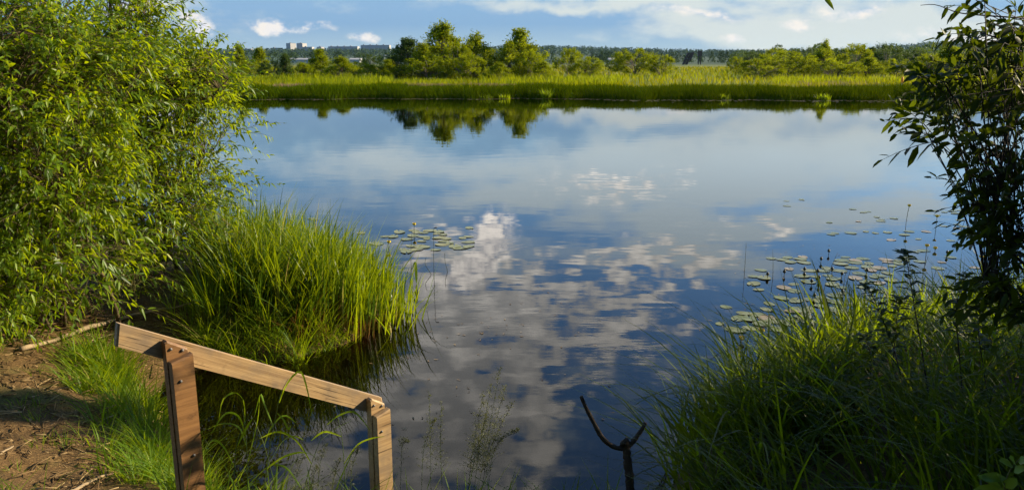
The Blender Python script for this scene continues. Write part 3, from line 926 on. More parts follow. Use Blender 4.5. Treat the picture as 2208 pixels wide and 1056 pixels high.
def weed(name, pl, leaf, nleaf, label, cat, mats, s_, spreadr=.0, group=None, start=.3):
    pts_ = np.array([at_s(px, py, s_) for (px, py) in pl])
    g = pts_[0].copy()
    e = empty(name, g, label, cat, group)
    P_ = spline(pts_, 20)
    m_ = MB(); tubes(m_, P_[None], np.linspace(.004, .0012, 20)[None], 5); m_.build('stem', mats[1], e)
    t = np.linspace(start, 1, nleaf); f = np.minimum(t * 19, 18.99); i0 = f.astype(int)
    B = P_[i0] + (P_[np.minimum(i0 + 1, 19)] - P_[i0]) * (f - i0)[:, None]
    az = np.arange(nleaf) * 2.4 + rng.random(nleaf) * .6
    d = np.stack([np.cos(az), np.sin(az), .25 + .2 * rng.normal(size=nleaf)], -1)
    nn = np.stack([-.3 * np.cos(az), -.3 * np.sin(az), np.ones(nleaf)], -1) + .25 * rng.normal(size=(nleaf, 3))
    m_ = MB()
    leaves(m_, B, d, nn, leaf[0] * (.7 + .5 * rng.random(nleaf)) * (1 - .4 * t), leaf[1] * (.8 + .4 * rng.random(nleaf)), .35 * rng.random(nleaf), .2, rng.random(nleaf))
    m_.build('foliage', mats[0], e)
    return e


for k, (pl, lab) in enumerate([
        ([(2010, 900), (1985, 740), (1968, 640), (1955, 560), (1950, 545)], 'tall leafy weed beside the thin twig of the right shrub'),
        ([(1960, 920), (1935, 780), (1900, 680), (1868, 612)], 'leafy weed leaning left over the lily pads'),
        ([(1930, 940), (1925, 820), (1932, 700), (1945, 640)], 'upright leafy weed rising from the middle of the right reeds'),
        ([(2080, 900), (2068, 760), (2062, 660), (2085, 590)], 'leafy weed close against the right shrub'),
        ([(2140, 920), (2120, 790), (2110, 700), (2130, 640)], 'leafy weed half hidden under the right shrub'),
        ([(1850, 960), (1870, 860), (1878, 770), (1860, 720)], 'low leafy weed at the left end of the weeds')]):
    weed('willowherb', pl, (.115, .030), 40, lab, 'weed', (M_DARKLEAF, M_DARKBARK), 4.3 + .12 * (k % 3), start=.45, group='leafy weeds on the right bank')

# sprig with rounded leaves, bottom right
root_ = at_s(2190, 1110, 2.3)
sprig = empty('leafy_sprig', root_, 'sprig of pale rounded green leaves low in the dark right corner', 'sprig')
M_SPRIG = leaf_mat('sprig_leaf', [(0, (.10, .18, .015)), (1, (.16, .25, .02))], (.35, .5, .03), .3)
P_ = spline([root_, at_s(2165, 1060, 2.3), at_s(2180, 1010, 2.3), at_s(2215, 975, 2.3)], 12)
m_ = MB(); tubes(m_, P_[None], np.linspace(.0025, .001, 12)[None], 5)
m_.build('stem', M_SHOOT, sprig)
for (a, b) in (((2160, 1050), (2115, 1022)), ((2170, 1055), (2105, 1050)), ((2172, 1030), (2118, 1025)), ((2165, 1048), (2152, 1022)), ((2185, 1005), (2158, 990)), ((2190, 1000), (2178, 985)), ((2186, 1018), (2210, 1005)), ((2195, 995), (2215, 990)), ((2168, 1052), (2190, 1030))):
    A, B_ = at_s(*a, 2.3), at_s(*b, 2.28)
    m_ = MB(); leaves(m_, np.array([A]), np.array([B_ - A]), np.array([[.1, -.6, .8]]) + .2 * rng.normal(size=(1, 3)), np.linalg.norm(B_ - A) * 1.15, .030, .1, .12, broad=True)
    m_.build('leaf', M_SPRIG, sprig)

# broad-leaved seedling and red scrap at the left edge
e0 = at_z(70, 735, .34); e0[2] = height(e0[0], e0[1])
nt = empty('nettle', e0, 'small broad leaved seedling at the foot of the left willow', 'plant')
m_ = MB(); P_ = spline([e0, e0 + [.02, 0, .12], e0 + [0, 0, .24]], 8); tubes(m_, P_[None], .002, 4); m_.build('stem', M_SHOOT, nt)
m_ = MB(); nl = 22; t = rng.random(nl); az = rng.random(nl) * 6.28
leaves(m_, e0 + np.array([0, 0, .05]) + np.outer(t, [0, 0, .2]), np.stack([np.cos(az), np.sin(az), .1 * np.ones(nl)], -1), np.tile([0, -.4, 1.], (nl, 1)) + .3 * rng.normal(size=(nl, 3)), .06, .04, .3, .1, broad=True)
m_.build('foliage', M_GRASS, nt)
e0 = at_z(9, 715, .38); e0[2] = height(e0[0], e0[1]) + .015
m_ = MB()
g = np.linspace(-1, 1, 6); gx, gy = np.meshgrid(g, g, indexing='ij')
V = np.stack([e0[0] + gx * .05, e0[1] + gy * .03, e0[2] + .02 + .018 * np.sin(gx * 4 + gy * 3) + .01 * rng.random(gx.shape)], -1)
I6 = np.arange(36).reshape(6, 6); q6 = np.stack([I6[:-1, :-1], I6[:-1, 1:], I6[1:, 1:], I6[1:, :-1]], -1).reshape(-1, 4)
m_.add(V, quads=q6); m_.add(V - np.array([0, 0, .006]), quads=q6[:, ::-1])
o = m_.build('scrap', M_RED, smooth=False); tag(o, 'crumpled red scrap lying under the left willow', 'litter')

# ------------------------------------------------------------------ fallen branches


def lying(name, pl, r, label, z=.40, mat=M_DEADWOOD, lift=.03):
    pts_ = []
    for (px, py) in pl:
        a = at_z(px, py, z)
        for _ in range(4): a = at_z(px, py, float(height(a[0], a[1])) + lift)
        pts_.append(a)
    P_ = spline(pts_, 26) + rng.normal(0, r * .18, (26, 3))
    m_ = MB(); tubes(m_, P_[None], (np.linspace(1, .45, 26) * r * (1 + .12 * rng.normal(size=26)))[None], 8)
    return tag(m_.build(name, mat), label, 'branch')


lying('fallen_branch', [(44, 752), (120, 732), (210, 700), (255, 688), (300, 675), (365, 664), (412, 655)], .019, 'long pale dead branch lying under the willow behind the rail')
lying('stick', [(150, 1062), (180, 1045), (215, 1028), (245, 1020)], .010, 'short pale stick on the soil beside the near post')
lying('stick', [(-20, 985), (10, 972), (28, 962)], .010, 'short thick stick at the left edge of the soil')
lying('stick', [(170, 745), (215, 728), (262, 714)], .006, 'thin dry stick parallel to the long fallen branch')
lying('stick', [(160, 790), (230, 752), (300, 735)], .006, 'thin dry stick lying behind the bank grass')

# forked stick standing at the water edge
FS = 3.9
M_STICK = bark_mat('dead_stick_bark', (.016, .011, .007), (.075, .05, .032), 60)
m_ = MB()
foot = at_s(1362, 1160, FS); fork = at_s(1349, 960, FS)
e = empty('forked_stick', foot, 'dark forked stick standing upright at the water edge', 'stick')
stem = spline([foot, at_s(1359, 1050, FS), at_s(1354, 1000, FS), fork, at_s(1343, 948, FS)], 32)
stem[:-3] += rng.normal(0, .0016, (29, 3))
tubes(m_, stem[None], (np.interp(np.linspace(0, 15, 32), np.arange(16), [.021] * 10 + [.020, .020, .023, .027, .024, .009]) * (1 + .07 * rng.normal(size=32)))[None], 10)
m_.build('stem', M_STICK, e)
for pl, r in (([(1346, 966), (1325, 963), (1300, 945), (1280, 910), (1262, 875), (1253, 853)], .012), ([(1351, 966), (1368, 948), (1384, 925), (1392, 910)], .012)):
    m_ = MB(); A = spline([at_s(x, y, FS) for x, y in pl], 14)
    tubes(m_, A[None], (r * np.linspace(1.15, .75, 14) * (1 + .06 * rng.normal(size=14)))[None], 8)
    m_.build('prong', M_STICK, e)

# ------------------------------------------------------------------ tall reed-grass stalks in front of the handrail
REEDG = 'tall reed grass stalks in front of the handrail'


def stalk(pl, leafs, s_, label, w=.0105, r=.002):
    P_ = spline([at_s(x, y, s_) for x, y in pl], 18)
    e = empty('reed_grass', P_[0], label, 'grass', REEDG)
    m_ = MB(); tubes(m_, P_[None], np.linspace(r, r * .5, 18)[None], 5); m_.build('stalk', M_STALK, e)
    for lp in leafs:
        L_ = spline([at_s(x, y, s_ + dz) for x, y, dz in lp], 12)
        t = np.linspace(0, 1, 12); wd = w * np.sin(np.clip(.15 + t * 1.1, 0, 1) * math.pi / 2) * (1 - t ** 3) + .0005
        tg = norm(np.gradient(L_, axis=0)); sd_ = norm(np.cross(tg, np.array([.25, -1., .35]) + .5 * rng.normal(size=3)))
        nn = np.cross(tg, sd_)
        V = np.stack([L_ - sd_ * wd[:, None] / 2 + nn * wd[:, None] * .15, L_, L_ + sd_ * wd[:, None] / 2 + nn * wd[:, None] * .15], 1).reshape(-1, 3)
        k = np.arange(11) * 3
        Q = np.concatenate([np.stack([k, k + 1, k + 4, k + 3], -1), np.stack([k + 1, k + 2, k + 5, k + 4], -1)])
        m_ = MB(); m_.add(V, quads=Q, rnd=.2 + .4 * rng.random(), tip=1.0); m_.build('leaf', M_GRASS, e)


stalk([(535, 1120), (533, 1000), (530, 930), (522, 880)], [[(528, 915, 0), (525, 865, -.05), (505, 846, -.1), (480, 862, -.12), (472, 905, -.1)],
      [(530, 940, 0), (515, 898, -.05), (485, 892, -.15), (455, 935, -.2)], [(531, 960, 0), (515, 920, .05), (480, 912, .1), (447, 925, .12)], [(533, 1000, 0), (545, 950, .05), (556, 900, .06), (560, 850, .05)]], 3.25,
      'reed grass stalk with arching leaves nearest the close post')
stalk([(560, 1120), (575, 1010), (590, 920), (605, 850), (622, 815)], [[(602, 868, 0), (618, 828, -.05), (645, 800, -.12), (660, 830, -.15), (673, 896, -.15)],
      [(590, 920, 0), (570, 870, .05), (562, 850, .1), (548, 900, .14)], [(598, 890, 0), (612, 905, -.03), (622, 925, -.05), (628, 915, -.05)], [(575, 1010, 0), (610, 985, -.05), (650, 975, -.1), (690, 985, -.1)]], 3.35,
      'tallest reed grass stalk crossing in front of the sloping rail')
stalk([(640, 1120), (665, 1020), (690, 950), (712, 900)], [[(690, 950, 0), (715, 930, -.03), (740, 915, -.06), (758, 906, -.08)], [(672, 1000, 0), (640, 950, .05), (600, 930, .05), (560, 945, .08)],
      [(705, 915, 0), (730, 895, -.05), (765, 888, -.08), (800, 930, -.1)], [(655, 1060, 0), (620, 1010, .04), (590, 1000, .05)]], 3.4, 'reed grass stalk leaning right towards the far post')
stalk([(600, 1120), (590, 1040), (570, 960), (548, 905)], [[(580, 1000, 0), (606, 955, -.04), (632, 940, -.06), (655, 948, -.08)], [(570, 960, 0), (585, 920, .04), (612, 895, .08), (640, 912, .1)]], 3.5, 'reed grass stalk between the two posts bending left')
stalk([(500, 1120), (505, 1030), (512, 950), (545, 880)], [[(507, 1010, 0), (480, 960, .04), (455, 950, .05), (435, 990, .08)], [(512, 960, 0), (530, 925, .03), (545, 900, .03)]], 3.1, 'thin reed grass stalk directly right of the close post')
stalk([(745, 1120), (742, 1000), (735, 930), (720, 870)], [[(742, 1000, 0), (770, 960, -.03), (800, 945, -.06), (830, 940, -.06)], [(736, 940, 0), (700, 930, .05), (670, 950, .06)]], 3.5, 'reed grass stalk directly left of the far post')

# feathery meadow grass with open panicles
FE = 'feathery grass stems rising from the bottom of the view'


def feather(pl, s_, label, n=60, rad=.05, start=.45):
    P_ = spline([at_s(x, y, s_) for x, y in pl], 24)
    e = empty('feather_grass', P_[0], label, 'grass', FE)
    m_ = MB(); tubes(m_, P_[None], np.linspace(.0014, .0006, 24)[None], 4); m_.build('stalk', M_STALK, e)
    t = start + (1 - start) * rng.random(n); f = np.minimum(t * 23, 22.99); i0 = f.astype(int)
    B = P_[i0] + (P_[i0 + 1] - P_[i0]) * (f - i0)[:, None]
    az = rng.random(n) * 6.28; ln = rad * (1.15 - t) / (1.15 - start) * (.4 + .8 * rng.random(n))
    tipp = B + np.stack([np.cos(az) * ln, np.sin(az) * ln, ln * (.5 + .5 * rng.random(n))], -1)
    mid_ = (B + tipp) / 2 + np.array([0, 0, .006])
    m_ = MB(); tubes(m_, np.stack([B, mid_, tipp], 1), .0004, 3)
    bb_ = np.concatenate([tipp, mid_, mid_ * .4 + tipp * .6])
    k = len(bb_)
    leaves(m_, bb_, np.stack([.4 * rng.normal(size=k), .4 * rng.normal(size=k), .6 * np.ones(k)], -1), rng.normal(size=(k, 3)), .007 + .004 * rng.random(k), .0021, .1)
    m_.build('panicle', M_PANICLE, e)


for (x0, x1, x2, y2, lab) in ((930, 928, 925, 845, 'feathery grass stem with the tallest head left of the dense tuft'), (955, 950, 952, 868, 'feathery grass stem just right of the leftmost tall head'),
                              (905, 915, 940, 905, 'short feathery grass stem close to the far post'), (1005, 1020, 1042, 850, 'feathery grass stem on the left side of the dense tuft'),
                              (1015, 1035, 1060, 830, 'feathery grass stem in the middle of the dense tuft'), (1022, 1048, 1078, 795, 'tallest feathery grass stem topping the dense tuft'),
                              (1030, 1055, 1090, 835, 'feathery grass stem leaning right in the dense tuft'), (1035, 1060, 1105, 870, 'feathery grass stem on the right edge of the dense tuft'),
                              (1000, 1030, 1050, 895, 'shorter feathery grass stem inside the dense tuft'), (1040, 1070, 1118, 930, 'lowest feathery grass stem hanging out right of the dense tuft'),
                              (860, 868, 880, 955, 'low feathery grass stem at the foot of the far post')):
    feather([(x0, 1125), (x0 + (x1 - x0) * .4, 1050), (x1, 960), (x2, y2)], 3.5 + .25 * rng.random(), lab, 120 if x0 >= 1000 else 70, .055 if x0 >= 1000 else .04)
for k, (x, y) in enumerate(((640, 985), (690, 960), (720, 990), (760, 965), (670, 1005))):
    feather([(x - 10, 1125), (x - 6, 1080), (x, y + 40), (x + 14, y)], 3.35, ['low hazy grass stem under the middle of the rail', 'pale low grass head left of the far post', 'short pale grass stem near the far post foot',
            'pale low grass head touching the far post', 'lowest hazy grass stem between the reed grass stalks'][k], 80, .05, .3)

# ------------------------------------------------------------------ water plants


def pad_mesh(mat, seed, r=.1):
    m_ = MB(); n_ = 22; rr = np.random.default_rng(seed)
    th = np.linspace(.16, 2 * math.pi - .16, n_)
    edge = r * (1 + .04 * np.sin(th * 3 + seed)) * np.where(np.abs(th - math.pi) > 2.7, 1.06, 1)
    V = [(0, 0, .004)]
    for k, fr in ((0, .6), (1, 1.0)):
        for j in range(n_):
            V.append((edge[j] * 1.2 * fr * math.cos(th[j]), edge[j] * fr * math.sin(th[j]), .004 + (.006 * (1 + math.sin(th[j] * 2 + seed)) * .6 if k else 0)))
    T = [[0, 1 + j, 2 + j] for j in range(n_ - 1)]
    Q = [[1 + j, 1 + n_ + j, 2 + n_ + j, 2 + j] for j in range(n_ - 1)]
    m_.add(V, T, Q)
    return m_.mesh('lily_pad', mat)


PADS = [pad_mesh(M_PAD, k) for k in range(4)]
PADB = [pad_mesh(M_PADB, k + 9) for k in range(2)]


def pad(px, py, size, label, group, brown=False):
    p_ = at_z(px, py, 0)
    o = bpy.data.objects.new('lily_pad', random.choice(PADB if brown else PADS))
    col.objects.link(o); o.location = (p_[0], p_[1], .002 + .003 * random.random()); o.rotation_euler = (random.uniform(-.02, .02), random.uniform(-.02, .02), random.uniform(0, 6.28))
    o.scale = (size * .6, size * .6 * random.uniform(.8, 1), size * .4)
    tag(o, label, 'lily pad', group)


def pads(n, regions, label, group, smin=.7, smax=1.3, brown=.0):
    placed = []
    tries = 0
    while len(placed) < n and tries < 9000:
        tries += 1
        cx, cy, a, b = random.choice(regions)
        px, py = random.gauss(cx, a), random.gauss(cy, b)
        w_ = at_z(px, py)
        if near_sd(np.array([w_[0]]), np.array([w_[1]]))[0] > -.12: continue
        if any(math.hypot(w_[0] - q[0], w_[1] - q[1]) < .10 for q in placed): continue
        placed.append(w_)
        br = random.random() < brown
        pad(px, py, random.uniform(smin, smax), label if not br else label.replace('green', 'browning'), group + (' gone brown' if br else ''), br)


pads(36, [(890, 512, 50, 12), (870, 528, 35, 9), (990, 526, 26, 6), (960, 505, 40, 9)], 'green lily pad floating off the tip of the sunlit reeds', 'lily pads off the left reeds', .9, 1.6)
pads(6, [(620, 475, 40, 8), (660, 470, 30, 6), (730, 505, 40, 4)], 'green lily pad floating behind the sunlit reeds', 'lily pads behind the left reeds')
pads(72, [(1720, 590, 60, 22), (1760, 610, 80, 26), (1830, 640, 60, 26), (1700, 560, 20, 5), (1760, 655, 70, 14), (1850, 575, 40, 14)],
     'green lily pad in the dense patch of dark buds', 'lily pads in the patch of buds', .8, 1.35, .14)
pads(46, [(1910, 500, 50, 10), (1940, 560, 60, 12), (2000, 490, 50, 12), (1900, 470, 30, 5), (2040, 505, 40, 10), (2000, 560, 60, 14), (2070, 460, 30, 8)],
     'green lily pad floating around the yellow flowers on stalks', 'lily pads around the yellow flowers', .7, 1.25, .15)
pads(9, [(1820, 500, 30, 6), (1790, 480, 20, 4), (1870, 455, 20, 4), (1720, 435, 25, 4)], 'green lily pad floating far out on open water', 'lily pads far out', .7, 1.0)
pads(22, [(1650, 690, 40, 10), (1720, 690, 50, 12), (1800, 680, 60, 12)], 'green lily pad close in front of the right reed tips', 'lily pads at the reed tips', .9, 1.4, .1)
for (px, py, s_, lab, b_) in ((1655, 686, 1.35, 'browned lily pad lying alone before the right reeds', True), (1585, 712, 1.4, 'large green lily pad at the left end of the right reeds', False), (1620, 708, 1.25, 'green lily pad touching the large pad by the right reeds', False),
                             (1605, 676, 1.1, 'small green lily pad drifting left of the browned pad', False), (1565, 662, .9, 'small pale lily pad drifting furthest left of the right patch', False), (1552, 698, .7, 'tiny lily pad left of the large green pad', False)):
    pad(px, py, s_, lab, None, b_)


def lily(px, py, hpx, label, kind='flower'):
    base = at_z(px, py, 0)
    s_ = (base[1]) / ray(px, py)[1]
    h_ = hpx / FPX * s_
    e = empty('water_lily' if kind == 'flower' else 'lily_bud', base, label, 'flower' if kind == 'flower' else 'flower bud', 'yellow water lilies' if kind == 'flower' else 'lily buds')
    m_ = MB(); lean_ = rng.normal(0, .08, 2) * h_
    P_ = np.array([base - [0, 0, .12], base + [lean_[0] * .4, lean_[1] * .4, h_ * .5], base + [lean_[0], lean_[1], h_]])
    tubes(m_, spline(P_, 6)[None], .004, 5); m_.build('stalk', M_RUSH, e)
    top = P_[2]; m_ = MB()
    if kind == 'flower':
        for a in np.arange(5) / 5 * 6.28:
            th = np.linspace(-.62, .62, 5); V = []
            for zz_, rr_ in ((0, .008), (.014, .026), (.032, .024)):
                for t_ in th: V.append(top + np.array([rr_ * math.cos(a + t_), rr_ * math.sin(a + t_), zz_]))
            I_ = np.arange(15).reshape(3, 5)
            m_.add(V, quads=np.stack([I_[:-1, :-1], I_[:-1, 1:], I_[1:, 1:], I_[1:, :-1]], -1).reshape(-1, 4))
        tubes(m_, [[top, top + [0, 0, .02]]], [[.012, .016]], 8)
        m_.build('bloom', M_YELLOW, e)
    else:
        zz_ = np.array([-.004, .006, .018, .030, .040]); rr_ = np.array([.006, .015, .018, .013, .003])
        tubes(m_, [np.stack([np.full(5, top[0]), np.full(5, top[1]), top[2] + zz_], -1)], rr_[None], 9); m_.build('bud', M_BUD, e)


for a in ((893, 503, 18, 'yellow water lily on a stalk off the left reed tip'), (838, 536, 12, 'yellow water lily beside the outermost left reeds'), (1953, 481, 37, 'yellow water lily on the tallest stalk, farthest out'),
          (2018, 492, 24, 'yellow water lily on a stalk right of the tallest one'), (1996, 556, 24, 'yellow water lily on a stalk nearest the leafy weeds'), (2016, 541, 4, 'low yellow water lily floating next to a stalked one'),
          (2141, 558, 6, 'yellow water lily against the right shrub leaves'), (2115, 560, 4, 'dull yellow water lily left of the shrub leaves'), (1640, 735, 20, 'yellow water lily over the left reed tips of the right bank'),
          (1598, 737, 5, 'low yellow water lily beside the large green pad')):
    lily(*a)
BUDL = 'dark water lily bud poking up among the right lily pads'
for (px, py) in ((1655, 599), (1691, 594), (1734, 588), (1735, 600), (1763, 592), (1787, 549), (1770, 566), (1794, 588), (1866, 604), (1868, 590), (1750, 614), (1765, 606), (1766, 616), (1815, 636), (1755, 645), (2042, 552), (1814, 598), (1737, 697), (1850, 664)):
    lily(px, py, 6, BUDL, 'bud')


def rush(pl, label, s_=None, head=None):
    base = at_z(*pl[0], 0); s0 = base[1] / ray(*pl[0])[1]
    P_ = [base - np.array([0, 0, .1]), base] + [at_s(x, y, s0) for x, y in pl[1:]]
    e_ = empty('rush_stem', base, label, 'rush', 'thin rush stems standing in the water')
    m_ = MB(); tubes(m_, spline(P_, 12)[None], np.linspace(.004, .0018, 12)[None], 5); m_.build('stalk', M_RUSH, e_)
    if head:
        m_ = MB(); t_ = P_[-1]; tubes(m_, [[t_, t_ + [.015, 0, .008], t_ + [.03, 0, .006], t_ + [.045, 0, .01]]], [[.002, .007, .006, .001]], 5); m_.build('seed_head', M_BUD, e_)


for pl, lab in (([(1605, 590), (1607, 560), (1609, 522)], 'single rush stem furthest left in the right water'), ([(1666, 600), (1667, 570), (1666, 538)], 'rush stem left of the dense bud patch'),
                ([(1770, 662), (1783, 600), (1806, 545)], 'long rush stem slanting through the bud patch'), ([(1813, 668), (1823, 620), (1838, 568)], 'rush stem right of the long slanting one'),
                ([(1816, 640), (1820, 610), (1825, 578)], 'short rush stem behind the right slanting one'), ([(1733, 655), (1735, 630), (1736, 608)], 'short rush stem in the middle of the bud patch'),
                ([(1985, 640), (1990, 590), (2002, 550)], 'curved rush stem beyond the leafy weeds'), ([(1957, 610), (1960, 580), (1964, 552)], 'rush stem left of the curved one behind the weeds'),
                ([(2004, 640), (2012, 605), (2021, 574)], 'rush stem right of the curved one behind the weeds'), ([(1912, 640), (1915, 605), (1920, 580)], 'rush stem standing behind the leaning weed'),
                ([(887, 580), (886, 545), (888, 500)], 'thin rush stem beside the left lily pads'), ([(965, 585), (960, 565), (959, 545)], 'short rush stem right of the left lily pads'), ([(930, 592), (917, 570), (919, 553)], 'kinked rush stem in front of the left lily pads')):
    rush(pl, lab)
rush([(936, 600), (935, 545), (935, 492)], 'tall rush stem with a dark seed head by the left pads', head=True)
# bits of leaf and pollen afloat near the banks
mb = MB()
q = np.concatenate([clumped([(-1.6, 5.9), (-1.0, 6.6), (-.6, 7.4), (.3, 8.5), (1.6, 6.4), (.9, 5.2), (-.6, 4.6), (-1.8, 5.2)], 90, 26, .16), clumped([(1.6, 6.2), (5.0, 8.4), (6.5, 13), (2.6, 10)], 110, 40, .25)])
q = q[near_sd(q[:, 0], q[:, 1]) < -.06]; n = len(q); az = rng.random(n) * 6.28
leaves(mb, np.column_stack([q, np.full(n, .005)]), np.stack([np.cos(az), np.sin(az), np.zeros(n)], -1), np.tile([0, 0, 1.], (n, 1)), .015 + .035 * rng.random(n), .006 + .008 * rng.random(n), 0.0, 0.02)
tag(mb.build('floating_bits', M_LITTER), 'small dead leaves and bits drifting on the near water', 'debris', kind='stuff')
# bent reed leaf folded into the water right of the reeds
b0 = at_z(897, 612, 0); s0 = b0[1] / ray(897, 612)[1]
m_ = MB()
L_ = spline([at_s(875, 585, s0), at_s(888, 580, s0), at_s(895, 564, s0), at_s(897, 580, s0), at_s(898, 611, s0)], 14)
wd = np.array([.006, .008, .01, .012, .014, .016, .018, .022, .026, .03, .032, .03, .022, .004])
sd_ = np.array([.9, .4, .1])
V = np.stack([L_ - sd_ * wd[:, None] / 2, L_ + sd_ * wd[:, None] / 2], 1).reshape(-1, 3); k = np.arange(13) * 2
m_.add(V, quads=np.stack([k, k + 1, k + 3, k + 2], -1), rnd=.6, tip=1)
tag(m_.build('bent_reed', M_REED), 'broken reed leaf folded down into the water beyond the sunlit reeds', 'reed')

# ------------------------------------------------------------------ far bank: reeds, meadow, flowers
mb = MB()
n = 62000
x = (rng.random(n) * 2 - 1) * 43; dd = rng.random(n) ** 1.2 * 5.5
y = far_shore(x) - .45 + dd
p = np.column_stack([x, y, height(x, y)])
und = .5 + .5 * np.sin(x * .9) * np.sin(x * .37 + 1)
hh = (.40 + .24 * rng.random(n) + .22 * und) * np.where(dd < .7, .85, 1.0)
ribbons(mb, p, hh, .025 + .03 * rng.random(n), rng.random(n) * 6.28, .08 + .2 * rng.random(n), .4 * rng.random(n), 4, .2 * rng.random(n), np.clip(rng.normal(.45, .2, n), 0, 1))
tag(mb.build('far_reeds', M_FARREED), 'continuous belt of green sedge along the far shore', 'reeds', kind='stuff')
mb = MB()
n = 36000
y = 55 + 145 * rng.random(n) ** 1.5; x = (rng.random(n) * 2 - 1) * .78 * y
p = np.column_stack([x, y, height(x, y)])
cl = np.clip(.5 + .22 * wob(x, y * .5, .21, 1.0) + rng.normal(0, .16, n), 0, 1)
ribbons(mb, p, (.35 + .35 * rng.random(n)) * (1 + .25 * wob(x, y, .35, 2)), (.03 + .05 * rng.random(n)) * (y / 60), rng.random(n) * 6.28, .1 + .2 * rng.random(n), .4 * rng.random(n), 3, .2, cl)
tag(mb.build('meadow', M_MEADOW), 'yellow green meadow grass stretching behind the far shore', 'meadow', kind='stuff')
# tall herbs in front of the trees
mb = MB()
def herb(px0, px1, Y0, Y1, n, h0, h1, mbx):
    px = px0 + (px1 - px0) * rng.random(n); Y = Y0 + (Y1 - Y0) * rng.random(n)
    x = (px - 1104) / FPX * Y * 1.03
    p = np.column_stack([x, Y, height(x, Y)])
    ribbons(mbx, p, .75 * (h0 + (h1 - h0) * rng.random(n) ** 1.6 * (.7 + .3 * np.sin(px * .05 + Y))), .03 + .04 * rng.random(n), rng.random(n) * 6.28, .1 + .2 * rng.random(n), .3 * rng.random(n), 4, .1)
herb(640, 860, 66, 80, 3000, .7, 1.7, mb); herb(1040, 1330, 68, 82, 4200, .6, 1.6, mb); herb(480, 640, 70, 90, 1500, .5, 1.2, mb)
herb(1330, 1700, 75, 120, 2200, .5, 1.2, mb); herb(1640, 2200, 72, 85, 3800, .5, 1.4, mb); herb(840, 1060, 70, 78, 1600, .5, 1.1, mb)
tag(mb.build('tall_herbs', M_TREE), 'tall green herbs growing at the foot of the far trees', 'herbs', kind='stuff')
mb = MB()
herb(615, 705, 59, 64, 600, .5, .8, mb); herb(880, 1115, 59, 64, 2000, .5, .85, mb); herb(1130, 1180, 62, 66, 260, .4, .75, mb); herb(1690, 1860, 66, 74, 260, .4, .7, mb)
tag(mb.build('fireweed', M_PINK), 'patch of faded pink fireweed in front of the far trees', 'flowers', kind='stuff')
# line of floating leaves and scum along the far shore
mb = MB(); n = 1500
x = (rng.random(n) * 2 - 1) * 40; y = far_shore(x) - .5 - np.abs(rng.normal(0, .5, n)) - (x > 4) * np.abs(rng.normal(0, .8, n))
az = rng.random(n) * 6.28
V = []
for k in range(6):
    a = az + k * math.pi / 3; V.append(np.stack([x + .09 * np.cos(a), y + .07 * np.sin(a), np.full(n, .006)], -1))
V = np.stack(V, 1).reshape(-1, 3); ix = np.arange(n)[:, None] * 6
mb.add(V, quads=np.concatenate([ix + [0, 1, 2, 3], ix + [0, 3, 4, 5]]))
tag(mb.build('floating_leaves', M_PADB), 'pale line of floating leaves along the far shore', 'floating leaves', kind='stuff')
# bright broad-leaved clumps at the far water edge
for (px, n_, h_, lab) in ((1048, 26, .42, 'small pale leaf clump at the far waterline, leftmost'), (1085, 46, .45, 'pale leaf clump at the far waterline below the pink flowers'), (1180, 70, .85, 'tall bright leaf clump leaning over the far waterline'),
                          (1575, 50, .55, 'bright leaf clump at the far waterline below the timber ruin'), (1780, 60, .6, 'yellowish leaf clump at the far waterline on the right')):
    c0 = at_y(px, 214, 50); x0 = c0[0]; y0 = float(far_shore(x0)) - .5
    m_ = MB(); q = np.column_stack([x0 + np.clip(rng.normal(0, .22, n_), -.4, .4), y0 + rng.normal(0, .06, n_), np.full(n_, -.05)])
    ribbons(m_, q, h_ * (.5 + .5 * rng.random(n_)), .035 + .03 * rng.random(n_), rng.random(n_) * 6.28, .2 + .3 * rng.random(n_), .5 * rng.random(n_), 5, .3 * rng.random(n_))
    o = m_.build('shore_plant', M_GRASS); tag(o, lab, 'plant', 'bright plants at the far waterline')

# ------------------------------------------------------------------ far trees


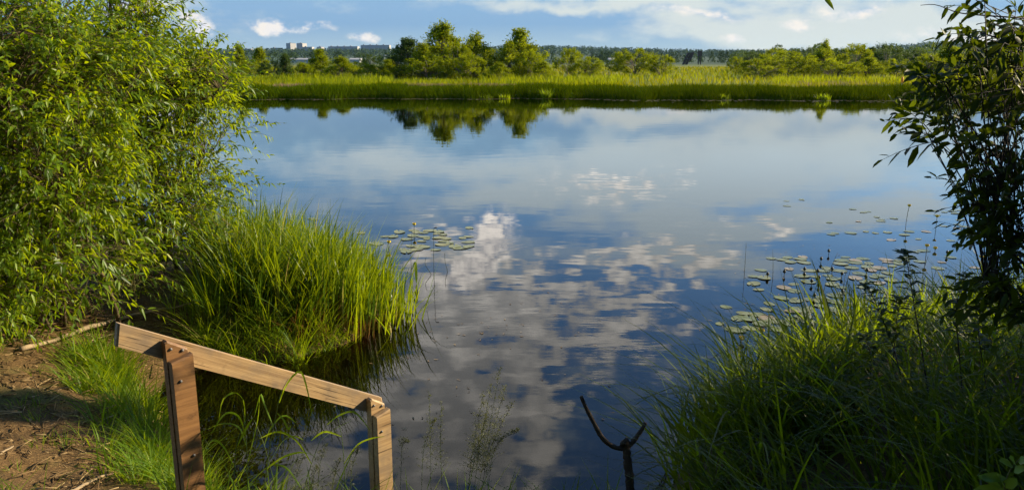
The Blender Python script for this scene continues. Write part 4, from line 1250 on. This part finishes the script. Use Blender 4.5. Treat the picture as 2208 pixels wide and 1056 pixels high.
def tree_proto(kind, mats, seed):
    """unit tree (height 1, half width 1 at x) built as trunk with limbs + crown; returns two meshes"""
    r_ = np.random.default_rng(seed)
    mt, mc = MB(), MB()
    if kind == 'willow': ncl, nst, wide = 62, 7, .42
    elif kind == 'round': ncl, nst, wide = 60, 8, .55
    else: ncl, nst, wide = 46, 1, .24
    cen = []
    for k in range(ncl):
        z = r_.random() ** .85
        if kind == 'willow': prof = wide * (.75 + .35 * math.sin(z * 5)) * (1 - .75 * z ** 2.4)
        elif kind == 'round': prof = wide * math.sqrt(max(0, 1 - (max(z - .3, 0) / .72) ** 2)) * (.8 + .2 * min(1, z * 4))
        else: prof = wide * (1 - z) ** .8 * min(1, z * 6 + .3)
        a = r_.random() * 6.28; rr = prof * math.sqrt(.15 + .85 * r_.random())
        cen.append((rr * math.cos(a), rr * math.sin(a), .04 + z * .88))
    cen = np.array(cen)
    for k in range(nst):
        e_ = cen[r_.integers(0, ncl)] if nst > 1 else np.array([0, 0, .95])
        b_ = np.array([r_.normal(0, .03), r_.normal(0, .03), -.04])
        P_ = spline([b_, b_ * .5 + e_ * .4 + [0, 0, .1], e_], 7)
        tubes(mt, P_[None], np.linspace(.016, .004, 7)[None], 5)
    top = np.array([0, 0, .3])
    P_ = np.stack([np.tile(top, (ncl, 1)) * np.array([1, 1, 0]) + np.column_stack([cen[:, :2] * .2, cen[:, 2] * .55]), cen * .7 + np.column_stack([cen[:, :2] * .1, cen[:, 2] * .2]), cen], 1)
    tubes(mt, P_, np.array([[.005, .004, .002]]), 3)
    # upright feathery shoots out of each clump, covered in leaf faces
    per = 15
    for c_ in cen:
        o_ = norm(np.array([c_[0], c_[1], .12]))
        b0_ = c_ + r_.normal(0, .035, (per, 3))
        dr = norm(o_ * .5 + np.array([0, 0, .8]) + r_.normal(0, .35, (per, 3)))
        ln = .07 + .09 * r_.random(per)
        m = 11
        t = r_.random((per, m, 1))
        B = (b0_[:, None] + dr[:, None] * ln[:, None, None] * t + r_.normal(0, .012, (per, m, 3))).reshape(-1, 3)
        k = per * m
        d_ = norm(r_.normal(size=(k, 3)) + np.array([0, 0, .3])); s_ = norm(np.cross(d_, r_.normal(size=(k, 3))))
        L = (.020 + .020 * r_.random(k))[:, None]
        V = np.stack([B, B + d_ * L * .5 - s_ * L * .35, B + d_ * L, B + d_ * L * .5 + s_ * L * .35], 1).reshape(-1, 3)
        tone = np.clip(r_.normal(.5, .22) + r_.normal(0, .15, k), 0, 1)
        mc.add(V, quads=np.arange(k * 4).reshape(-1, 4), rnd=np.repeat(tone, 4))
    return mt.mesh('trunk', mats[1]), mc.mesh('crown', mats[0], smooth=False)


PROTO = {}
for k_, (kd, mt_) in {'willow_a': ('willow', M_TREE), 'willow_b': ('willow', M_TREE), 'willow_c': ('willow', M_TREE), 'round_a': ('round', M_TREE), 'round_b': ('round', M_TREE), 'dark_a': ('willow', M_DARKTREE), 'dark_b': ('round', M_DARKTREE),
                      'spire_a': ('spire', M_TREE), 'spire_b': ('spire', M_DARKTREE)}.items():
    PROTO[k_] = tree_proto(kd, (mt_, M_TRUNK), sum(map(ord, k_)))
HALF = {'willow': .42, 'round': .55, 'dark_a': .42, 'dark_b': .55, 'spire': .24}


def far_tree(px, top, wpx, Y, proto, name, label, group, cat='tree'):
    b_ = at_y(px, 160, Y); z0 = float(height(np.array([b_[0]]), np.array([Y]))[0])
    tp = at_y(px, top, Y)[2]
    hgt = (tp - z0)
    hw_ = next(v for k, v in HALF.items() if proto.startswith(k))
    sx_ = wpx / 2 / FPX * Y / hw_ / .92
    e_ = empty(name, (b_[0], Y, z0), label, cat, group)
    e_.rotation_euler = (0, 0, random.uniform(0, 6.28)); e_.scale = (sx_, sx_, hgt)
    for nm, me in zip(('trunk', 'crown'), PROTO[proto]):
        o = bpy.data.objects.new(nm, me); col.objects.link(o); o.parent = e_


TG = 'trees and bushes beyond the far meadow'
for a in (
    (955, 52, 120, 86, 'willow_a', 'willow_tree', 'tallest willow tree with a pointed top on the far side'),
    (880, 86, 105, 84, 'dark_a', 'willow_tree', 'dark broad willow left of the tallest tree'),
    (912, 100, 80, 82, 'willow_c', 'willow_tree', 'low willow filling the gap beside the tallest tree'),
    (1022, 74, 95, 85, 'willow_b', 'willow_tree', 'willow with a ragged top directly right of the tallest tree'),
    (985, 95, 70, 82, 'round_a', 'willow_tree', 'rounded willow in front of the two tallest trees'),
    (1120, 70, 112, 86, 'willow_c', 'willow_tree', 'stand-alone broad willow right of the tallest group'),
    (1098, 92, 60, 83, 'willow_a', 'willow_tree', 'slim willow at the left flank of the stand-alone one'),
    (1228, 106, 62, 96, 'round_a', 'willow_tree', 'small rounded tree right of the stand-alone willow'),
    (1268, 124, 70, 92, 'round_b', 'willow_bush', 'low willow bush beside the small rounded tree'),
    (1368, 106, 92, 104, 'round_b', 'willow_tree', 'broad rounded tree left of the timber ruin'),
    (1424, 120, 62, 100, 'round_a', 'willow_bush', 'round bush between the broad rounded tree and the ruin'),
    (1324, 128, 40, 140, 'dark_b', 'willow_bush', 'dark blue green bush behind the low willow bush'),
    (1618, 112, 44, 150, 'dark_b', 'birch_tree', 'dark tree standing alone right of the timber ruin'),
    (1588, 124, 40, 110, 'round_a', 'willow_bush', 'small bush left of the dark lone tree'),
    (1690, 112, 130, 92, 'round_b', 'willow_bush', 'wide domed pale willow bush on the right meadow'),
    (1668, 106, 60, 110, 'round_a', 'willow_tree', 'tree peeping over the wide domed willow bush'),
    (1735, 104, 60, 105, 'dark_b', 'birch_tree', 'dark tree just right of the wide domed bush'),
    (1776, 88, 40, 100, 'willow_b', 'birch_tree', 'slender tree with the highest tip on the right side'),
    (1772, 108, 80, 97, 'willow_a', 'willow_tree', 'willow around the foot of the slender high tree'),
    (1808, 106, 70, 125, 'dark_b', 'birch_tree', 'dark wood edge tree right of the slender high one'),
    (1842, 97, 80, 104, 'round_a', 'willow_tree', 'large rounded green tree in the right hand row'),
    (1875, 104, 50, 120, 'dark_a', 'birch_tree', 'dark narrow tree in the right hand row'),
    (1908, 96, 66, 112, 'dark_b', 'birch_tree', 'tall dark tree before the distant blue hill'),
    (1870, 128, 80, 90, 'willow_c', 'willow_bush', 'ragged bush in front of the right hand row'),
    (1930, 128, 80, 94, 'round_b', 'willow_bush', 'low green bush below the distant blue hill'),
    (1970, 108, 90, 130, 'dark_b', 'birch_tree', 'dark wide tree under the right end of the blue hill'),
    (2045, 100, 90, 95, 'willow_b', 'willow_tree', 'willow tree seen through the right shrub leaves'),
    (2000, 118, 70, 92, 'round_a', 'willow_bush', 'green bush just left of the right shrub leaves'),
    (2130, 96, 110, 96, 'round_b', 'willow_tree', 'far tree mostly hidden behind the right shrub'),
    (519, 99, 34, 96, 'spire_a', 'birch_tree', 'narrow pointed birch right of the left willow'),
    (562, 106, 44, 98, 'spire_a', 'birch_tree', 'second narrow birch, wider, below the distant flats'),
    (617, 117, 32, 92, 'spire_b', 'birch_tree', 'small pointed tree below the twin towers'),
    (540, 132, 70, 94, 'round_a', 'willow_bush', 'low bush between the two narrow birches'),
    (590, 134, 60, 92, 'dark_b', 'willow_bush', 'dark low bush left of the small pointed tree'),
    (692, 111, 70, 84, 'willow_c', 'willow_tree', 'leafy willow below the long white block'),
    (735, 124, 80, 80, 'willow_a', 'willow_bush', 'ragged willow bush right of the leafy willow'),
    (655, 136, 60, 78, 'willow_b', 'willow_bush', 'small scrub bush at the left of the leafy willow'),
    (800, 118, 50, 120, 'dark_b', 'willow_tree', 'dark round tree left of the tall willow group'),
    (775, 134, 70, 84, 'round_b', 'willow_bush', 'low scrub bush in front of the dark round tree'),
    (838, 132, 60, 80, 'willow_c', 'willow_bush', 'scrub bush at the left foot of the tall group'),
    (455, 116, 70, 100, 'round_a', 'willow_tree', 'far tree half hidden behind the left willow tips'),
    (1075, 136, 60, 76, 'willow_b', 'willow_bush', 'light scrub bush in front of the gap between willows'),
    (1056, 108, 56, 88, 'round_a', 'willow_bush', 'bush closing the gap left of the stand-alone willow'),
    (925, 122, 110, 80, 'round_b', 'willow_bush', 'wide bush at the foot of the tallest tree'),
    (1010, 120, 80, 79, 'round_a', 'willow_bush', 'bush at the foot of the ragged topped willow'),
    (1148, 112, 60, 82, 'round_b', 'willow_bush', 'bush leaning on the right flank of the stand-alone willow'),
    (1640, 128, 90, 88, 'round_a', 'willow_bush', 'low bush at the left skirt of the wide domed bush'),
    (1800, 130, 110, 88, 'round_b', 'willow_bush', 'low bush below the slender high tree'),
    (1170, 134, 60, 78, 'willow_a', 'willow_bush', 'light scrub bush right of the stand-alone willow')):
    far_tree(*a, TG, 'bush' if a[5].endswith('bush') else 'tree')

# unseen trees added behind and beside the camera to block sky and sun
for (x_, y_, h_, w_, pr_, lab) in ((-2.8, -2.6, 7.5, 2.6, 'willow_a', 'unseen willow added behind the viewpoint to block sky, towards the mud'), (1.6, -3.2, 8.0, 2.8, 'willow_b', 'unseen willow added behind the viewpoint to block sky, towards the dark shrub'),
                                  (-.4, -6.0, 9.0, 3.4, 'dark_b', 'unseen tallest dark tree added furthest behind the viewpoint to block sky'), (-6.5, -1.5, 7.0, 2.4, 'dark_b', 'unseen dark tree added behind the muddy soil to block sky'), (5.2, -2.2, 7.5, 2.4, 'dark_b', 'unseen tall dark tree added behind viewpoint and dark shrub to block sky'), (4.6, .6, 5.0, 1.7, 'dark_a', 'unseen dark tree added behind the dark broad leaved shrub for shade'),
                                  (6.2, 4.2, 3.8, .98, 'dark_b', 'unseen round dark bush added beside the dark broad leaved shrub for shade'), (5.0, 3.0, 3.6, 1.1, 'dark_b', 'unseen dark bush added just behind the broad leaved shrub for shade'),
                                  (7.0, 5.6, 3.2, .62, 'dark_b', 'unseen smallest dark bush added beyond the round dark bush for shade'), (9.0, 8.1, 7.4, .75, 'spire_a', 'unseen slender tall tree added beyond the dark shrubs for dappled shade')):
    e_ = empty('willow_tree', (x_, y_, float(height(np.array([x_]), np.array([y_]))[0])), lab, 'tree', 'unseen trees added to block sky and sun')
    e_.scale = (w_ / .45, w_ / .45, h_)
    for nm, me in zip(('trunk', 'crown'), PROTO[pr_]):
        o = bpy.data.objects.new(nm, me); col.objects.link(o); o.parent = e_

# timber ruin
c0 = at_y(1492, 139, 330); zb = float(height(np.array([c0[0]]), np.array([330.]))[0])
ru = empty('timber_ruin', (c0[0], 330, zb), 'dark leaning timber ruin standing in the far field', 'ruin')
def px_m(px): return (px - 1492) / FPX * 330 * 1.03
m_ = MB()
for dx_ in (-1.0, .2):
    for yy_ in (-1.2, 1.2):
        ax_ = norm(np.array([.42, 0, 1.])); ay_ = np.array([0, 1., 0]); az_ = np.cross(ax_, ay_)
        box(m_, np.array([c0[0] + px_m(1484) + dx_, 330 + yy_, zb + 2.3]), (2.6, .2, .2), [ax_, ay_, az_])
for zz_ in (.6, 1.8, 3.0, 4.2): box(m_, np.array([c0[0] + px_m(1484) - .4 + .42 * (zz_ - 2.3), 330, zb + zz_]), (.9, 1.5, .16))
m_.build('frame', M_RUIN, ru, smooth=False)
m_ = MB(); ax_ = norm(np.array([.42, 0, 1.])); box(m_, np.array([c0[0] + px_m(1488) + .35, 330, zb + 3.2]), (1.8, 1.4, .25), [ax_, np.array([0, 1., 0]), np.cross(ax_, [0, 1., 0])]); m_.build('deck', M_RUIN, ru, smooth=False)
m_ = MB()
for dx_ in (-.45, .45): box(m_, np.array([c0[0] + px_m(1507) + dx_, 330, zb + 2.4]), (.16, .16, 2.8))
m_.build('frame', M_RUIN, ru, smooth=False)
m_ = MB(); box(m_, np.array([c0[0] + px_m(1507), 330, zb + 4.4]), (.72, .8, 1.0)); m_.build('hopper', M_RUIN, ru, smooth=False)
# orange marker on the right meadow
c0 = at_y(1946, 168, 60); zb = float(height(np.array([c0[0]]), np.array([60.]))[0])
mk = empty('marker_post', (c0[0], 60, zb), 'small orange marker post in the far meadow grass', 'marker')
m_ = MB(); tubes(m_, [[(c0[0], 60, zb - .1), (c0[0], 60, zb + .75)]], .025, 8); m_.build('post', M_POLE, mk)
m_ = MB(); tubes(m_, [[(c0[0], 60, zb + .55), (c0[0], 60, zb + .6), (c0[0], 60, zb + .92), (c0[0] - .02, 60, zb + 1.0)]], [[.06, .10, .08, .02]], 10); m_.build('top', M_ORANGE, mk)
# light pole near the road
c0 = at_y(829, 141, 260); zb = float(height(np.array([c0[0]]), np.array([260.]))[0])
lp = empty('lamp_post', (c0[0], 260, zb), 'pale lamp post left of the tall willow group', 'lamp post')
m_ = MB(); tubes(m_, [[(c0[0], 260, zb), (c0[0], 260, zb + 3.2)]], [[.12, .08]], 8); m_.build('post', M_POLE, lp)
m_ = MB(); box(m_, np.array([c0[0] + .25, 260, zb + 3.25]), (.4, .15, .08), bevel=.03); m_.build('lamp', M_POLE, lp)

# ------------------------------------------------------------------ distant town, sheds, woods


def block(px0, px1, top, Y, depth, yaw, label, name='apartment_block', bottom=122, parapet=True):
    yaw = -yaw; a = at_y((px0 + px1) / 2, top, Y); b_ = at_y((px0 + px1) / 2, bottom, Y)
    wpx = (px1 - px0) / FPX * Y
    L = (wpx - depth * abs(math.sin(yaw))) / math.cos(yaw); H_ = a[2] - b_[2]
    e_ = empty(name, (a[0], Y, b_[2]), label, 'building', 'distant buildings')
    e_.rotation_euler = (0, 0, yaw)
    def bx(nm, c_, h_, mat):
        m_ = MB(); box(m_, np.array(c_), h_); o = m_.build(nm, mat, e_, smooth=False, world=False); return o
    bx('wall', (0, 0, H_ / 2), (L / 2, depth / 2, H_ / 2), M_FACADE)
    bx('end_wall', (L / 2 + .15, 0, H_ / 2), (.15, depth / 2 - .1, H_ / 2 - .1), M_ENDWALL)
    rf = bx('roof', (0, 0, H_ + .25), (L / 2 - .2, depth / 2 - .2, .25), M_ROOFF)
    if parapet:
        for k in range(max(1, int(L / 22))):
            bx('stair_head', (-L / 2 + 8 + k * 22, 0, H_ + 1.6), (2.2, 2.0, 1.1), M_FACADE)


for a in ((499, 510, 105, 2500, 12, .5, 'small dark flats at the left end of the distant skyline'), (524, 545, 106, 2500, 12, .35, 'low long flats just right of the skyline end'), (584, 610, 104, 2500, 12, .35, 'low flats left of the twin towers'),
          (617, 638, 94, 2500, 20, .75, 'left one of the twin tower blocks'), (640, 661, 94, 2550, 18, .6, 'right one of the twin tower blocks'), (652, 677, 102, 2450, 12, .35, 'lower flats in front of the right tower'),
          (683, 699, 102, 2400, 12, .6, 'short pinkish flats between towers and long block'), (707, 775, 101, 2500, 13, .3, 'long white ended apartment block right of the short flats'), (778, 842, 98, 2600, 13, .22, 'longest apartment block beside the tall willows'),
          (897, 916, 93, 2500, 16, .5, 'single tower block peeping over the dark willow')):
    block(*a)
block(1385, 1412, 113, 2400, 14, .4, 'faint pale block on the wooded hill near the ruin', bottom=118, parapet=False)
for (x0, x1, Y, lab) in ((622, 690, 620, 'long low white shed behind the leafy willow'), (757, 778, 600, 'short white shed left of the dark round tree'), (1312, 1330, 560, 'low pale shed behind the bushes in mid meadow')):
    a = at_y((x0 + x1) / 2, 130, Y); wd_ = (x1 - x0) / FPX * Y
    e_ = empty('shed', (a[0], Y, .6), lab, 'shed', 'distant buildings')
    m_ = MB(); box(m_, np.array([0, 0, 1.1]), (wd_ / 2, 5, 1.1)); m_.build('wall', M_WHITEP, e_, smooth=False, world=False)
    m_ = MB(); w2 = wd_ / 2 + .4
    m_.add([(-w2, -5.4, 2.2), (w2, -5.4, 2.2), (w2, 0, 3.3), (-w2, 0, 3.3), (-w2, 5.4, 2.2), (w2, 5.4, 2.2)], tris=[[0, 3, 4], [1, 5, 2]], quads=[[0, 1, 2, 3], [3, 2, 5, 4], [0, 4, 5, 1]])
    m_.build('roof', M_WHITEP, e_, smooth=False, world=False)


def wood(n, Y0, Y1, pxr, size, faces, name, label, mat, cond=None, fs=.12):
    mb = MB()
    px = pxr[0] + (pxr[1] - pxr[0]) * rng.random(n); Y = Y0 + (Y1 - Y0) * rng.random(n)
    if cond is not None:
        k = cond(px, Y); px, Y = px[k], Y[k]
    n = len(px)
    x = (px - 1104) / FPX * Y * 1.02; z = height(x, Y)
    h = size[0] + (size[1] - size[0]) * rng.random(n); w = h * (.28 + .2 * rng.random(n)); conif = rng.random(n) < .35
    t = rng.random((n, faces)); a = rng.random((n, faces)) * 6.28
    pr = np.where(conif[:, None], (1 - t) * .8, np.sqrt(np.clip(1 - (2 * t - 1) ** 2, 0, 1))) * w[:, None]
    c = np.stack([x[:, None] + pr * np.cos(a), Y[:, None] + pr * np.sin(a), z[:, None] + t * h[:, None]], -1).reshape(-1, 3)
    k = len(c); sz = np.repeat(h, faces)[:, None] * fs
    V = np.stack([c + rng.normal(size=(k, 3)) * sz for _ in range(3)], 1).reshape(-1, 3)
    mb.add(V, tris=np.arange(k * 3).reshape(-1, 3), rnd=np.repeat(np.clip(np.repeat(rng.random(n), faces) + rng.normal(0, .15, k), 0, 1), 3))
    tag(mb.build(name, mat, smooth=False), label, 'wood', kind='stuff')


wood(4200, 1500, 2650, (200, 2300), (7, 14), 26, 'hill_forest', 'blue green forest covering the distant hills', M_HILLWOOD)
wood(700, 500, 900, (400, 2200), (4.5, 8), 120, 'treeline', 'dark treeline across the plain below the distant hills', M_HILLWOOD, lambda px, Y: (rng.random(len(px)) < .35) | ((px > 1250) & (px < 1480)), .07)
wood(160, 220, 420, (1540, 2250), (3.5, 6.5), 420, 'wood_edge', 'dark wood edge behind the trees on the right meadow', M_DARKTREE, lambda px, Y: (px > 1640) | (Y > 330), .045)

# ------------------------------------------------------------------ haze
mb = MB(); x0, x1, y0, y1, z0, z1 = -4300, 4300, -40, 3600, -3, 82
mb.add([(x0, y0, z0), (x1, y0, z0), (x1, y1, z0), (x0, y1, z0), (x0, y0, z1), (x1, y0, z1), (x1, y1, z1), (x0, y1, z1)],
       quads=[[3, 2, 1, 0], [4, 5, 6, 7], [0, 1, 5, 4], [1, 2, 6, 5], [2, 3, 7, 6], [3, 0, 4, 7]])
hm, N, out = new_mat('air_haze')
pv = N.n('ShaderNodeVolumePrincipled')
pv.inputs['Color'].default_value = (.45, .70, 1.0, 1); pv.inputs['Density'].default_value = .000035; pv.inputs['Anisotropy'].default_value = .2
N.l(pv.outputs[0], out.inputs['Volume'])
ho = mb.build('haze', hm, smooth=False); tag(ho, 'thin pale blue air haze over the far plain', 'haze', kind='stuff')
